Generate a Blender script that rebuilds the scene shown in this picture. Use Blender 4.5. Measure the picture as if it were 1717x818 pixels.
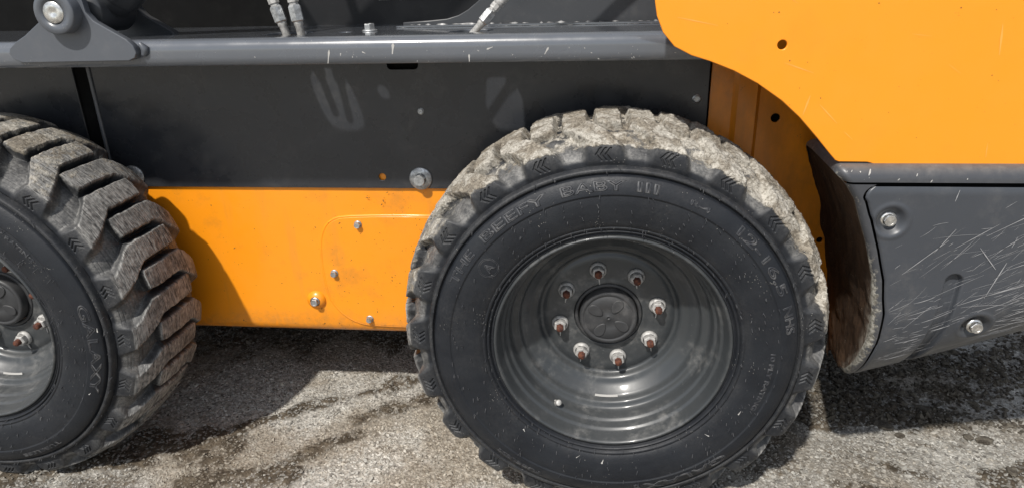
import bpy, math, random
import numpy as np
from mathutils import Matrix, Vector

random.seed(7)
rng = np.random.default_rng(7)
sc = bpy.context.scene
for o in list(bpy.data.objects):
    bpy.data.objects.remove(o)

# ------------------------------------------------------------------ camera
CAM = Vector((-0.0676, -1.0887, 1.0541))
PITCH, YAW, ROLL = math.radians(20.203), math.radians(5.988), math.radians(-1.412)
cam = bpy.data.cameras.new('camera')
cam.sensor_fit = 'HORIZONTAL'
cam.sensor_width = 36.0
cam.lens = 23.014
cam.shift_y = -0.0206
cam.clip_start = 0.02
cam.clip_end = 600
cam_o = bpy.data.objects.new('camera', cam)
sc.collection.objects.link(cam_o)
fw = Vector((-math.sin(YAW) * math.cos(PITCH), math.cos(YAW) * math.cos(PITCH), -math.sin(PITCH)))
rt = Vector((math.cos(YAW), math.sin(YAW), 0))
up = rt.cross(fw)
r2 = rt * math.cos(ROLL) + up * math.sin(ROLL)
u2 = -rt * math.sin(ROLL) + up * math.cos(ROLL)
cam_o.matrix_world = Matrix(((r2.x, u2.x, -fw.x, CAM.x), (r2.y, u2.y, -fw.y, CAM.y),
                             (r2.z, u2.z, -fw.z, CAM.z), (0, 0, 0, 1)))
sc.camera = cam_o

# ------------------------------------------------------------------ sky, sun, exposure
SUN_TRAVEL = Vector((0.30, 0.72, -1.0)).normalized()
sun_pos = -SUN_TRAVEL
elev = math.asin(sun_pos.z)
azim = math.atan2(sun_pos.x, sun_pos.y)
world = bpy.data.worlds.new('World')
sc.world = world
world.use_nodes = True
wn = world.node_tree.nodes
wl = world.node_tree.links
wn.clear()
sky = wn.new('ShaderNodeTexSky')
sky.sky_type = 'NISHITA'
sky.sun_disc = False
sky.sun_elevation = elev
sky.sun_rotation = azim
sky.air_density = 1.0
sky.dust_density = 1.0
sky.ozone_density = 0.8
bg = wn.new('ShaderNodeBackground')
bg.inputs['Strength'].default_value = 0.135
wo = wn.new('ShaderNodeOutputWorld')
hz = wn.new('ShaderNodeHueSaturation')          # thin high cloud: a paler sky
hz.inputs['Saturation'].default_value = 0.5
wl.new(sky.outputs[0], hz.inputs['Color'])
wl.new(hz.outputs[0], bg.inputs[0])
wl.new(bg.outputs[0], wo.inputs[0])
sun = bpy.data.lights.new('sun', 'SUN')
sun.energy = 4.6
sun.angle = math.radians(1.8)
sun.color = (1.0, 0.955, 0.89)
sun_o = bpy.data.objects.new('sun', sun)
sc.collection.objects.link(sun_o)
sun_o.rotation_euler = SUN_TRAVEL.to_track_quat('-Z', 'Y').to_euler()
sun_o.location = (-3, -5, 8)
sc.view_settings.view_transform = 'Standard'
sc.view_settings.look = 'None'
sc.view_settings.gamma = 1.0
sc.view_settings.exposure = 0.06
sc.view_settings.use_curve_mapping = False

# ------------------------------------------------------------------ numpy noise
def _hash(ix, iy, iz, seed):
    h = (ix.astype(np.int64) * 374761393 + iy.astype(np.int64) * 668265263
         + iz.astype(np.int64) * 2147483647 + seed * 974634777) & 0xFFFFFFFF
    h = ((h ^ (h >> 13)) * 1274126177) & 0xFFFFFFFF
    h = (h ^ (h >> 16)) & 0xFFFFFFFF
    return h.astype(np.float64) / 4294967295.0

def vnoise(x, y, z=None, seed=0):
    x = np.asarray(x, float); y = np.asarray(y, float)
    z = np.zeros_like(x) if z is None else np.asarray(z, float)
    ix, iy, iz = np.floor(x), np.floor(y), np.floor(z)
    fx, fy, fz = x - ix, y - iy, z - iz
    fx = fx * fx * (3 - 2 * fx); fy = fy * fy * (3 - 2 * fy); fz = fz * fz * (3 - 2 * fz)
    r = 0
    for a in (0, 1):
        for b in (0, 1):
            for c in (0, 1):
                w = (fx if a else 1 - fx) * (fy if b else 1 - fy) * (fz if c else 1 - fz)
                r = r + w * _hash(ix + a, iy + b, iz + c, seed)
    return r

def fbm(x, y, z=None, seed=0, n=4):
    s, a, f = 0, 0.5, 1.0
    for i in range(n):
        s = s + a * vnoise(np.asarray(x) * f, np.asarray(y) * f, None if z is None else np.asarray(z) * f, seed + i)
        a *= 0.5; f *= 2.03
    return s / (1 - 0.5 ** n)

def sstep(a, b, x):
    t = np.clip((x - a) / (b - a), 0, 1)
    return t * t * (3 - 2 * t)

# ------------------------------------------------------------------ node helper
class NT:
    def __init__(s, name):
        s.m = bpy.data.materials.new(name)
        s.m.use_nodes = True
        s.n = s.m.node_tree.nodes
        s.l = s.m.node_tree.links
        s.n.clear()
        s.out = s.n.new('ShaderNodeOutputMaterial')
        s.b = s.n.new('ShaderNodeBsdfPrincipled')
        s.l.new(s.b.outputs[0], s.out.inputs[0])
        s.tc = s.n.new('ShaderNodeTexCoord')
    def set(s, k, v):
        if hasattr(v, 'is_linked') or isinstance(v, bpy.types.NodeSocket):
            s.l.new(v, s.b.inputs[k])
        else:
            s.b.inputs[k].default_value = v
    def _in(s, sock, v):
        if isinstance(v, bpy.types.NodeSocket):
            s.l.new(v, sock)
        elif isinstance(v, (tuple, list)) and len(v) == 3 and sock.type == 'RGBA':
            sock.default_value = (*v, 1)
        else:
            sock.default_value = v
    def coord(s, scale=(1, 1, 1), src='Object', rot=(0, 0, 0)):
        mp = s.n.new('ShaderNodeMapping')
        if src == 'World':
            g = s.n.new('ShaderNodeNewGeometry')
            s.l.new(g.outputs['Position'], mp.inputs[0])
        else:
            s.l.new(s.tc.outputs[src], mp.inputs[0])
        mp.inputs['Scale'].default_value = scale
        mp.inputs['Rotation'].default_value = rot
        return mp.outputs[0]
    def noise(s, vec, scale, detail=4, rough=0.55, dist=0.0):
        t = s.n.new('ShaderNodeTexNoise')
        s.l.new(vec, t.inputs['Vector'])
        t.inputs['Scale'].default_value = scale
        t.inputs['Detail'].default_value = detail
        t.inputs['Roughness'].default_value = rough
        t.inputs['Distortion'].default_value = dist
        return t.outputs[0]
    def voro(s, vec, scale, feature='F1', out=0, rnd=1.0):
        t = s.n.new('ShaderNodeTexVoronoi')
        t.feature = feature
        s.l.new(vec, t.inputs['Vector'])
        t.inputs['Scale'].default_value = scale
        t.inputs['Randomness'].default_value = rnd
        return t.outputs[out]
    def ramp(s, v, a, b, lo=0.0, hi=1.0):
        t = s.n.new('ShaderNodeMapRange')
        t.interpolation_type = 'SMOOTHSTEP'
        s._in(t.inputs[0], v)
        t.inputs[1].default_value = a; t.inputs[2].default_value = b
        t.inputs[3].default_value = lo; t.inputs[4].default_value = hi
        return t.outputs[0]
    def math(s, op, a, b=0.0, clamp=False):
        t = s.n.new('ShaderNodeMath')
        t.operation = op; t.use_clamp = clamp
        s._in(t.inputs[0], a); s._in(t.inputs[1], b)
        return t.outputs[0]
    def mix(s, f, a, b):
        t = s.n.new('ShaderNodeMix')
        t.data_type = 'RGBA'
        s._in(t.inputs[0], f); s._in(t.inputs[6], a); s._in(t.inputs[7], b)
        return t.outputs[2]
    def attr(s, name, out=2):
        t = s.n.new('ShaderNodeAttribute')
        t.attribute_name = name
        return t.outputs[out]
    def normal_z(s):
        g = s.n.new('ShaderNodeNewGeometry')
        x = s.n.new('ShaderNodeSeparateXYZ')
        s.l.new(g.outputs['Normal'], x.inputs[0])
        return x.outputs[2]
    def pos(s, axis):
        g = s.n.new('ShaderNodeNewGeometry')
        x = s.n.new('ShaderNodeSeparateXYZ')
        s.l.new(g.outputs['Position'], x.inputs[0])
        return x.outputs[axis]
    def bump(s, h, strength=0.3, dist=0.002):
        t = s.n.new('ShaderNodeBump')
        t.inputs['Strength'].default_value = strength
        t.inputs['Distance'].default_value = dist
        s.l.new(h, t.inputs['Height'])
        s.l.new(t.outputs[0], s.b.inputs['Normal'])

def paint(name, col, rough=0.35, spec=0.5, dust=0.3, dust_col=(0.30, 0.28, 0.25), specks=0.5,
          topdust=0.25, var=0.12, coat=0.0, peel=0.02):
    t = NT(name)
    w = t.coord(src='World')
    big = t.noise(w, 5.0, 4)
    fine = t.noise(w, 60.0, 6, 0.7)
    c = t.mix(t.ramp(big, 0.3, 0.75, 0, var), col, tuple(x * 0.55 for x in col))
    d = t.math('MULTIPLY', t.ramp(t.noise(w, 11.0, 5, 0.65), 0.45, 0.8), t.ramp(fine, 0.35, 0.7))
    d = t.math('MULTIPLY', d, dust)
    sp = t.ramp(t.voro(w, 170.0), 0.16, 0.06)
    sp = t.math('MULTIPLY', sp, t.ramp(t.noise(w, 26.0, 3), 0.58, 0.66))
    sp = t.math('MULTIPLY', sp, specks)
    nz = t.math('MULTIPLY', t.ramp(t.normal_z(), 0.35, 0.95), topdust)
    nz = t.math('MULTIPLY', nz, t.ramp(fine, 0.2, 0.8, 0.4, 1.0))
    f = t.math('MAXIMUM', t.math('ADD', d, nz, True), sp)
    c = t.mix(f, c, dust_col)
    t.set('Base Color', c)
    t.set('Roughness', t.math('ADD', t.ramp(t.noise(w, 18, 5), 0.3, 0.7, rough - 0.06, rough + 0.08),
                              t.math('MULTIPLY', f, 0.5), True))
    t.set('Specular IOR Level', spec)
    if coat:
        t.set('Coat Weight', coat); t.set('Coat Roughness', 0.12 if coat < 1 else 0.07)
    t.bump(t.noise(w, 240, 3), peel * 4, 0.0006)
    return t.m

YEL = (0.86, 0.285, 0.008)
M = {}

def yellow_paint(name, dirt=0.3, grime=0.0):
    t = NT(name)
    w = t.coord(src='World')
    big = t.noise(w, 3.2, 3)
    c = t.mix(t.ramp(big, 0.3, 0.75, 0, 0.10), YEL, (0.84, 0.33, 0.03))
    # brownish grime smudges
    g = t.math('MULTIPLY', t.ramp(t.noise(w, 9.0, 6, 0.7), 0.52, 0.75), dirt)
    c = t.mix(g, c, (0.36, 0.16, 0.03))
    # small dark mud specks
    sp = t.ramp(t.voro(w, 150.0), 0.20, 0.10)
    sp = t.math('MULTIPLY', sp, t.ramp(t.noise(w, 22.0, 3), 0.60, 0.66))
    c = t.mix(t.math('MULTIPLY', sp, 0.75 * min(1, dirt * 3)), c, (0.14, 0.07, 0.02))
    if dirt > .3:
        lowz = t.ramp(t.math('ADD', t.pos(2), t.math('MULTIPLY', t.noise(w, 13, 5, .7), -.10)), .27, .17)
        c = t.mix(t.math('MULTIPLY', lowz, t.ramp(t.noise(w, 70, 5, .7), .35, .65, .15, .6)), c, (0.30, 0.16, 0.06))
        run = t.math('MULTIPLY', t.ramp(t.noise(t.coord((1, 1, .10), 'World'), 26, 4, .6), .56, .72), .22)
        c = t.mix(run, c, (0.42, 0.20, 0.04))
    if grime:
        gg = t.math('MULTIPLY', t.ramp(t.noise(t.coord((1, 1, 0.35), 'World'), 14.0, 5, 0.65), 0.35, 0.75), grime)
        c = t.mix(gg, c, (0.16, 0.075, 0.025))
    # pale scuffs
    sc_ = t.math('MULTIPLY', t.ramp(t.noise(t.coord((1.2, 1, 14.0), 'World', (0, 0.5, 0)), 4.0, 3), 0.70, 0.78), 0.18)
    c = t.mix(sc_, c, (0.85, 0.45, 0.18))
    t.set('Base Color', c)
    t.set('Roughness', t.ramp(t.noise(w, 25, 5), 0.3, 0.7, 0.30, 0.46))
    t.set('Specular IOR Level', 0.45); t.set('Coat Weight', 0.35); t.set('Coat Roughness', 0.15)
    t.bump(t.math('ADD', t.noise(w, 180, 3), t.math('MULTIPLY', t.noise(w, 3.0, 2), 12.0)), 0.06, 0.0008)
    return t.m

M['yellow'] = yellow_paint('yellow_paint', 0.10)
M['yellow_low'] = yellow_paint('yellow_paint_lower', 0.40)
M['yellow_in'] = yellow_paint('yellow_paint_wheel_well', 0.45, 0.45)
M['grey'] = paint('grey_paint', (0.082, 0.090, 0.104), 0.34, 0.5, 0.12, specks=0.6, topdust=0.10, coat=0.25)
M['beam'] = paint('grey_beam_paint', (0.092, 0.101, 0.116), 0.22, 0.5, 0.10, specks=0.7, topdust=0.05, coat=1.0)
M['black'] = paint('black_panel_paint', (0.022, 0.0245, 0.0295), 0.28, 0.5, 0.10, specks=0.45, topdust=0.10, coat=0.25)
M['dark'] = paint('dark_inner_paint', (0.008, 0.0085, 0.010), 0.50, 0.35, 0.06, specks=0.2, topdust=0.15)
M['void'] = paint('underbody_and_shade_black', (0.006, 0.006, 0.006), 0.85, 0.1, 0.03, specks=0.0, topdust=0.1)  # black underbody; also painted shade for the open cavity beside the tower
M['tower'] = paint('tower_paint', (0.040, 0.043, 0.048), 0.40, 0.5, 0.14, specks=0.4, topdust=0.2)
M['cover'] = paint('bumper_paint', (0.048, 0.053, 0.062), 0.36, 0.5, 0.20, specks=0.45, topdust=0.10)
def frame_mat():
    m_ = paint('bumper_frame_paint', (0.052, 0.055, 0.062), 0.36, 0.5, 0.25, specks=0.6, topdust=0.25)
    t = NT.__new__(NT); t.m = m_; t.n = m_.node_tree.nodes; t.l = m_.node_tree.links
    t.b = [n for n in t.n if n.type == 'BSDF_PRINCIPLED'][0]; t.tc = [n for n in t.n if n.type == 'TEX_COORD'][0]
    src = t.b.inputs['Base Color'].links[0].from_socket
    w = t.coord(src='World')
    f = t.ramp(t.math('ADD', t.attr('edge'), t.math('MULTIPLY', t.math('SUBTRACT', t.noise(w, 75, 6, 0.75), .5), 1.5)), .40, .62)
    mc = t.mix(t.ramp(t.noise(w, 160, 4), .35, .65), (0.12, 0.11, 0.09), (0.36, 0.345, 0.30))
    t.set('Base Color', t.mix(f, src, mc))
    return m_
M['frame'] = frame_mat()
M['rim'] = paint('rim_paint', (0.036, 0.040, 0.043), 0.38, 0.5, 0.9, (0.21, 0.205, 0.195), specks=0.9, topdust=0.10, coat=0.22)
M['hub'] = paint('hub_paint', (0.034, 0.035, 0.037), 0.5, 0.5, 0.40, (0.22, 0.21, 0.20), specks=0.8, topdust=0.15)
M['hose'] = paint('hose_rubber', (0.014, 0.014, 0.015), 0.6, 0.4, 0.2, specks=0.2, topdust=0.2)
M['white'] = paint('white_label', (0.72, 0.72, 0.70), 0.45, 0.5, 0.2, (0.4, 0.38, 0.35), specks=0.2, topdust=0.1)
M['splat'] = paint('pale_splash', (0.42, 0.41, 0.39), 0.7, 0.2, 0.1, specks=0.0, topdust=0.0)
M['scuff'] = paint('pale_orange_scuff', (0.86, 0.35, 0.06), 0.5, 0.4, 0.05, specks=0.0, topdust=0.0)
M['speck'] = paint('brown_mud_speck', (0.20, 0.10, 0.03), 0.8, 0.2, 0.05, specks=0.0, topdust=0.0)
M['scratch'] = paint('pale_scratch', (0.30, 0.30, 0.305), 0.6, 0.3, 0.1, specks=0.0, topdust=0.0)

def zinc(name, col=(0.52, 0.53, 0.53), metal=0.75, rough=0.42):
    t = NT(name)
    w = t.coord(src='World')
    n = t.noise(w, 120, 5, 0.65)
    t.set('Base Color', t.mix(t.ramp(n, 0.35, 0.7), col, tuple(c * 0.5 for c in col)))
    t.set('Metallic', metal)
    t.set('Roughness', t.ramp(t.noise(w, 60, 4), 0.3, 0.7, rough - 0.1, rough + 0.15))
    t.bump(n, 0.3, 0.0008)
    return t.m

M['zinc'] = zinc('zinc_steel')
M['nut'] = zinc('dusty_zinc_nut', (0.50, 0.49, 0.47), 0.25, 0.6)
M['pin'] = zinc('bright_pin_steel', (0.80, 0.79, 0.76), 0.9, 0.30)
M['weld'] = zinc('weld_metal', (0.30, 0.30, 0.30), 0.4, 0.50)
t = NT('rusty_stud')
w = t.coord(src='World')
t.set('Base Color', t.mix(t.ramp(t.noise(w, 160, 4), 0.35, 0.65), (0.125, 0.040, 0.018), (0.048, 0.016, 0.012)))
t.set('Roughness', 0.85)
t.bump(t.noise(w, 400, 3), 0.5, 0.001)
M['rust'] = t.m

def side_mud(name):
    """dark plastic caked with brown mud on the wheel side of the bumper"""
    t = NT(name)
    w = t.coord(src='World')
    st = t.noise(t.coord((1, 1, 0.22), 'World'), 38.0, 6, 0.7)
    lump = t.noise(w, 22.0, 6, 0.7)
    c = t.mix(t.ramp(st, 0.3, 0.7), (0.034, 0.020, 0.012), (0.082, 0.048, 0.028))
    c = t.mix(t.ramp(lump, 0.52, 0.70), c, (0.045, 0.032, 0.024))
    edge = t.math('MULTIPLY', t.attr('edge'), t.ramp(t.noise(w, 45, 6, 0.75), 0.36, 0.60))
    c = t.mix(edge, c, (0.34, 0.31, 0.26))
    sp = t.math('MULTIPLY', t.ramp(t.voro(w, 230), 0.22, 0.1), t.ramp(t.noise(w, 30, 3), 0.55, 0.64))
    c = t.mix(sp, c, (0.36, 0.31, 0.24))
    t.set('Base Color', c)
    t.set('Roughness', 0.85)
    t.set('Specular IOR Level', 0.2)
    t.bump(t.noise(w, 130, 6, 0.7), 0.8, 0.004)
    return t.m
M['side_mud'] = side_mud('brown_mud_on_bumper')

def tyre_mat(name, muddy):
    t = NT(name)
    uv = t.coord((1, 1, 1), 'UV')
    w = t.coord(src='Object')
    mud, top = t.attr('mud'), t.attr('lugtop')
    base = t.mix(t.ramp(t.noise(w, 14, 4), 0.3, 0.7), (0.0070, 0.0088, 0.0125), (0.0115, 0.0138, 0.0180))
    # thin grey dust film
    film = t.math('MULTIPLY', t.ramp(t.noise(w, 9, 5, 0.65), 0.42, 0.8), t.ramp(t.noise(w, 170, 5, 0.7), 0.3, 0.7))
    base = t.mix(t.math('MULTIPLY', film, 0.10), base, (0.16, 0.15, 0.14))
    ed = t.math('MULTIPLY', t.attr('edust'), t.math('MULTIPLY', t.ramp(t.noise(w, 34, 5, 0.7), 0.34, 0.66, 0.25, 1.0), t.ramp(t.noise(w, 260, 4, 0.7), 0.34, 0.62, 0.4, 1.0)))
    base = t.mix(t.math('MULTIPLY', ed, 0.62), base, (0.185, 0.18, 0.17))
    sp = t.math('MULTIPLY', t.ramp(t.voro(w, 190), 0.15, 0.07), t.ramp(t.noise(w, 24, 3), 0.55, 0.63))
    base = t.mix(t.math('MULTIPLY', sp, 0.75), base, (0.42, 0.40, 0.36))
    # scuffed lug faces: streaks along the rolling direction
    s1 = t.noise(t.coord((30, 330, 1), 'UV'), 1.0, 5, 0.7, 0.6)
    s2 = t.noise(t.coord((90, 150, 1), 'UV'), 1.0, 4, 0.6)
    streak = t.ramp(t.math('ADD', t.math('MULTIPLY', s1, 0.65), t.math('MULTIPLY', s2, 0.35)), 0.37, 0.65)
    worn = t.mix(streak, (0.042, 0.042, 0.041), (0.40, 0.39, 0.37))
    worn = t.mix(t.ramp(t.noise(w, 48, 5, 0.7), 0.44, 0.62, 0, 0.55), worn, t.mix(t.ramp(t.noise(w, 17, 3), .4, .6), (0.05, 0.05, 0.05), (0.42, 0.41, 0.385)))
    base = t.mix(t.math('MULTIPLY', top, 0.92), base, worn)
    # dusty scoops between the lugs
    vd = t.math('MULTIPLY', t.math('MULTIPLY', t.attr('scoop'), t.ramp(t.noise(w, 210, 5, 0.7), 0.36, 0.60, 0.45, 1.0)), t.ramp(t.noise(w, 26, 5, 0.65), 0.30, 0.66, 0.20, 0.95))
    base = t.mix(vd, base, (0.20, 0.195, 0.185))
    # dried mud
    f1 = t.noise(w, 55, 6, 0.72)
    md = t.ramp(t.math('ADD', mud, t.math('MULTIPLY', t.math('SUBTRACT', f1, 0.5), 1.1)), 0.42, 0.60)
    cr = t.noise(w, 135, 6, 0.68, 1.2)
    mc = t.mix(t.ramp(cr, 0.32, 0.64), (0.19, 0.17, 0.138), (0.52, 0.49, 0.43))
    mc = t.mix(t.ramp(t.noise(w, 20, 5, 0.65), 0.44, 0.58, 0, 0.85), mc, t.mix(t.ramp(cr, 0.4, 0.6), (0.12, 0.10, 0.075), (0.26, 0.225, 0.175)))
    mc = t.mix(t.ramp(t.noise(w, 38, 5, 0.7), 0.60, 0.68, 0, 0.8), mc, (0.07, 0.066, 0.06))
    c = t.mix(md, base, mc)
    t.set('Base Color', c)
    t.set('Roughness', t.math('ADD', t.ramp(t.noise(w, 40, 4), 0.3, 0.7, 0.46, 0.62),
                              t.math('MAXIMUM', md, t.math('MULTIPLY', top, 0.5)), True))
    t.set('Specular IOR Level', 0.36)
    hh = t.math('ADD', t.math('MULTIPLY', t.noise(w, 330, 4, 0.7), 0.25),
                t.math('ADD', t.math('MULTIPLY', streak, t.math('MULTIPLY', top, 0.5)), t.math('MULTIPLY', cr, t.math('MULTIPLY', md, 2.6))))
    t.bump(hh, 0.6, 0.0028)
    return t.m
M['tyre_mud'] = tyre_mat('muddy_tyre_rubber', True)
M['tyre'] = tyre_mat('dusty_tyre_rubber', False)
t = NT('moulded_letter_rubber')
w = t.coord(src='Object')
t.set('Base Color', t.mix(t.ramp(t.noise(w, 60, 4), 0.4, 0.7), (0.021, 0.023, 0.028), (0.07, 0.07, 0.072)))
t.set('Roughness', 0.5)
M['letter'] = t.m

# ------------------------------------------------------------------ object helpers
col = sc.collection
def link(name, me, mat=None, parent=None, loc=(0, 0, 0), kind=None):
    o = bpy.data.objects.new(name, me)
    col.objects.link(o)
    if mat is not None:
        for m_ in (mat if isinstance(mat, (list, tuple)) else [mat]):
            me.materials.append(M[m_] if isinstance(m_, str) else m_)
    if parent: o.parent = parent
    o.location = loc
    if kind: o['kind'] = kind
    return o

def empty(name, loc=(0, 0, 0), parent=None):
    o = bpy.data.objects.new(name, None)
    col.objects.link(o)
    o.location = loc
    o.empty_display_size = 0.1
    if parent: o.parent = parent
    return o

def mesh_np(name, V, F, smooth=True, mi=None):
    """V (n,3); F (m,3|4) numpy"""
    me = bpy.data.meshes.new(name)
    V = np.asarray(V, np.float32); F = np.asarray(F, np.int32)
    me.vertices.add(len(V)); me.vertices.foreach_set('co', V.ravel())
    k = F.shape[1]
    me.loops.add(F.size); me.loops.foreach_set('vertex_index', F.ravel())
    me.polygons.add(len(F))
    me.polygons.foreach_set('loop_start', np.arange(0, F.size, k, dtype=np.int32))
    if mi is not None: me.polygons.foreach_set('material_index', np.asarray(mi, np.int32))
    me.polygons.foreach_set('use_smooth', np.full(len(F), smooth))
    me.update(calc_edges=True)
    me.validate()
    return me

def grid_faces(n, m, wrap_n=False, flip=False):
    i = np.arange(n if wrap_n else n - 1)[:, None]; j = np.arange(m - 1)[None, :]
    i2 = (i + 1) % n
    a = i * m + j; b = i2 * m + j; c = i2 * m + j + 1; d = i * m + j + 1
    F = np.stack([np.broadcast_to(q, (len(i), m - 1)) for q in (a, b, c, d)], -1).reshape(-1, 4)
    return F[:, ::-1] if flip else F

class MB:
    """collects polygons for one mesh"""
    def __init__(s): s.v = []; s.f = []; s.mi = []; s.sm = []
    def add(s, V, F, mi=0, smooth=False):
        o = len(s.v)
        s.v += [tuple(map(float, p)) for p in V]
        for f in F:
            s.f.append(tuple(int(i) + o for i in f)); s.mi.append(mi); s.sm.append(smooth)
    def box(s, x0, x1, y0, y1, z0, z1, mi=0):
        V = [(x, y, z) for x in (x0, x1) for y in (y0, y1) for z in (z0, z1)]
        s.add(V, [(0, 1, 3, 2), (4, 6, 7, 5), (0, 4, 5, 1), (2, 3, 7, 6), (0, 2, 6, 4), (1, 5, 7, 3)], mi)
    def lathe(s, prof, c=(0, 0, 0), axis=(0, -1, 0), seg=48, mi=0, smooth=True, phase=0.0):
        """prof: list of (r, h), h along axis"""
        ax = Vector(axis).normalized()
        e1 = ax.orthogonal().normalized(); e2 = ax.cross(e1)
        c = Vector(c)
        V = []
        for k in range(seg):
            a = 2 * math.pi * k / seg + phase
            d = e1 * math.cos(a) + e2 * math.sin(a)
            for r, h in prof:
                V.append(c + d * r + ax * h)
        s.add(V, grid_faces(seg, len(prof), True, flip=True), mi, smooth)
        return s
    def cap(s, c, r, axis, seg, mi=0, phase=0.0):
        ax = Vector(axis).normalized(); e1 = ax.orthogonal().normalized(); e2 = ax.cross(e1); c = Vector(c)
        V = [c + (e1 * math.cos(2 * math.pi * k / seg + phase) + e2 * math.sin(2 * math.pi * k / seg + phase)) * r for k in range(seg)]
        s.add(V, [tuple(range(seg))], mi)
    def tube(s, pts, rad, seg=10, mi=0, smooth=True):
        pts = [Vector(p) for p in pts]
        if not hasattr(rad, '__len__'): rad = [rad] * len(pts)
        V = []; e1 = None
        for i, p in enumerate(pts):
            d = (pts[min(i + 1, len(pts) - 1)] - pts[max(i - 1, 0)]).normalized()
            if e1 is None: e1 = d.orthogonal().normalized()
            e1 = (e1 - d * e1.dot(d)).normalized(); e2 = d.cross(e1)
            for k in range(seg):
                a = 2 * math.pi * k / seg
                V.append(p + (e1 * math.cos(a) + e2 * math.sin(a)) * rad[i])
        F = []
        for i in range(len(pts) - 1):
            for k in range(seg):
                k2 = (k + 1) % seg
                F.append((i * seg + k, i * seg + k2, (i + 1) * seg + k2, (i + 1) * seg + k))
        s.add(V, F, mi, smooth)
        s.add(V[:seg], [tuple(range(seg))[::-1]], mi)
        s.add(V[-seg:], [tuple(range(seg))], mi)
    def mesh(s, name):
        me = bpy.data.meshes.new(name)
        me.from_pydata(s.v, [], s.f)
        me.polygons.foreach_set('material_index', s.mi)
        me.polygons.foreach_set('use_smooth', s.sm)
        me.update()
        return me
    def build(s, name, mat, parent=None, loc=(0, 0, 0), kind=None):
        return link(name, s.mesh(name), mat, parent, loc, kind)

def smooth_loop(pts, it=2, keep=()):
    """Chaikin rounding of a closed outline"""
    for _ in range(it):
        q = []
        for i in range(len(pts)):
            a, b = pts[i], pts[(i + 1) % len(pts)]
            q.append((a[0] * .75 + b[0] * .25, a[1] * .75 + b[1] * .25))
            q.append((a[0] * .25 + b[0] * .75, a[1] * .25 + b[1] * .75))
        pts = q
    return pts

def fillet(pts, rad, seg=6):
    """round each corner of a closed outline; rad number or list"""
    n = len(pts); out = []
    for i in range(n):
        p0, p, p1 = Vector(pts[i - 1]), Vector(pts[i]), Vector(pts[(i + 1) % n])
        r = rad[i] if hasattr(rad, '__len__') else rad
        if r <= 0: out.append(tuple(p)); continue
        a, b = (p0 - p), (p1 - p)
        la, lb = a.length, b.length
        a.normalize(); b.normalize()
        ang = a.angle(b)
        d = min(r / math.tan(ang / 2), la * .49, lb * .49)
        s0, s1 = p + a * d, p + b * d
        for k in range(seg + 1):
            u = k / seg
            out.append(tuple(s0 * (1 - u) ** 2 + p * 2 * u * (1 - u) + s1 * u * u))
    return out

def plate_mesh(name, outline, holes=(), thick=0.006, bevel=0.001, bev_res=2):
    """flat plate in local x/y, filled with holes, extruded both ways along z"""
    cu = bpy.data.curves.new(name, 'CURVE')
    cu.dimensions = '2D'; cu.fill_mode = 'BOTH'
    cu.extrude = max(thick / 2 - bevel, 0.0001); cu.bevel_depth = bevel; cu.bevel_resolution = bev_res
    cu.offset = -bevel
    for loop in [outline, *holes]:
        sp = cu.splines.new('POLY')
        sp.points.add(len(loop) - 1)
        sp.use_cyclic_u = True
        sp.points.foreach_set('co', np.array([(p[0], p[1], 0, 1) for p in loop], np.float32).ravel())
    o = bpy.data.objects.new(name, cu)
    me = bpy.data.meshes.new_from_object(o)
    bpy.data.objects.remove(o); bpy.data.curves.remove(cu)
    me.name = name
    me.materials.clear()
    return me

XZ = Matrix(((1, 0, 0, 0), (0, 0, -1, 0), (0, 1, 0, 0), (0, 0, 0, 1)))     # plate x,y -> world x,z ; normal -y
def plate(name, outline, y0, y1, mat, parent, holes=(), bevel=0.001):
    me = plate_mesh(name, outline, holes, abs(y1 - y0), bevel)
    me.transform(Matrix.Translation((0, (y0 + y1) / 2, 0)) @ XZ)
    return link(name, me, mat, parent)

def circle(cx, cz, r, n=20, rx=None):
    return [(cx + (rx or r) * math.cos(2 * math.pi * k / n), cz + r * math.sin(2 * math.pi * k / n)) for k in range(n)]
def rect(x0, x1, z0, z1): return [(x0, z0), (x1, z0), (x1, z1), (x0, z1)]

def hex_bolt(name, c, r, parent, axis=(0, -1, 0), mat='zinc', washer=1.5, h=None, recess=False):
    """flanged hex head: washer, chamfered hexagon, dished top"""
    b = MB(); h = h or r * 0.9
    if washer:
        wr = r * washer
        b.lathe([(0.0, 0), (wr, 0), (wr, r * .12), (wr * .93, r * .24), (r * .95, r * .34)], c, axis, 28)
    z0 = r * .30
    ph = random.random()
    ax = Vector(axis).normalized()
    b.lathe([(r, z0), (r, z0 + h * .85), (r * .88, z0 + h)], c, axis, 6, smooth=False, phase=ph)
    b.lathe([(r * .88, z0 + h), (r * .62, z0 + h), (r * .55, z0 + h * .9), (0.0002, z0 + h * .88)], c, axis, 24, smooth=False, phase=ph)
    b.cap(Vector(c) + ax * (z0 + h - 0.0004), r * .9, axis, 6, phase=ph)
    return b.build(name, mat, parent)

# ================================================================== GROUND
def ground_h(x, y):
    h = 0.010 * (fbm(x * 2.1, y * 2.1, seed=11) - 0.5)
    h = h + 0.006 * (fbm(x * 11, y * 11, seed=12) - 0.5) + 0.004 * (fbm(x * 55, y * 55, seed=13, n=3) - 0.5)
    h = h + 0.012 * soil(x, y) * (0.4 + fbm(x * 16, y * 16, seed=14))
    return h

def seg_d(x, y, a, b):
    ax, ay = a; bx, by = b
    t = np.clip(((x - ax) * (bx - ax) + (y - ay) * (by - ay)) / ((bx - ax) ** 2 + (by - ay) ** 2), 0, 1)
    return np.hypot(x - ax - t * (bx - ax), y - ay - t * (by - ay))

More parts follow.
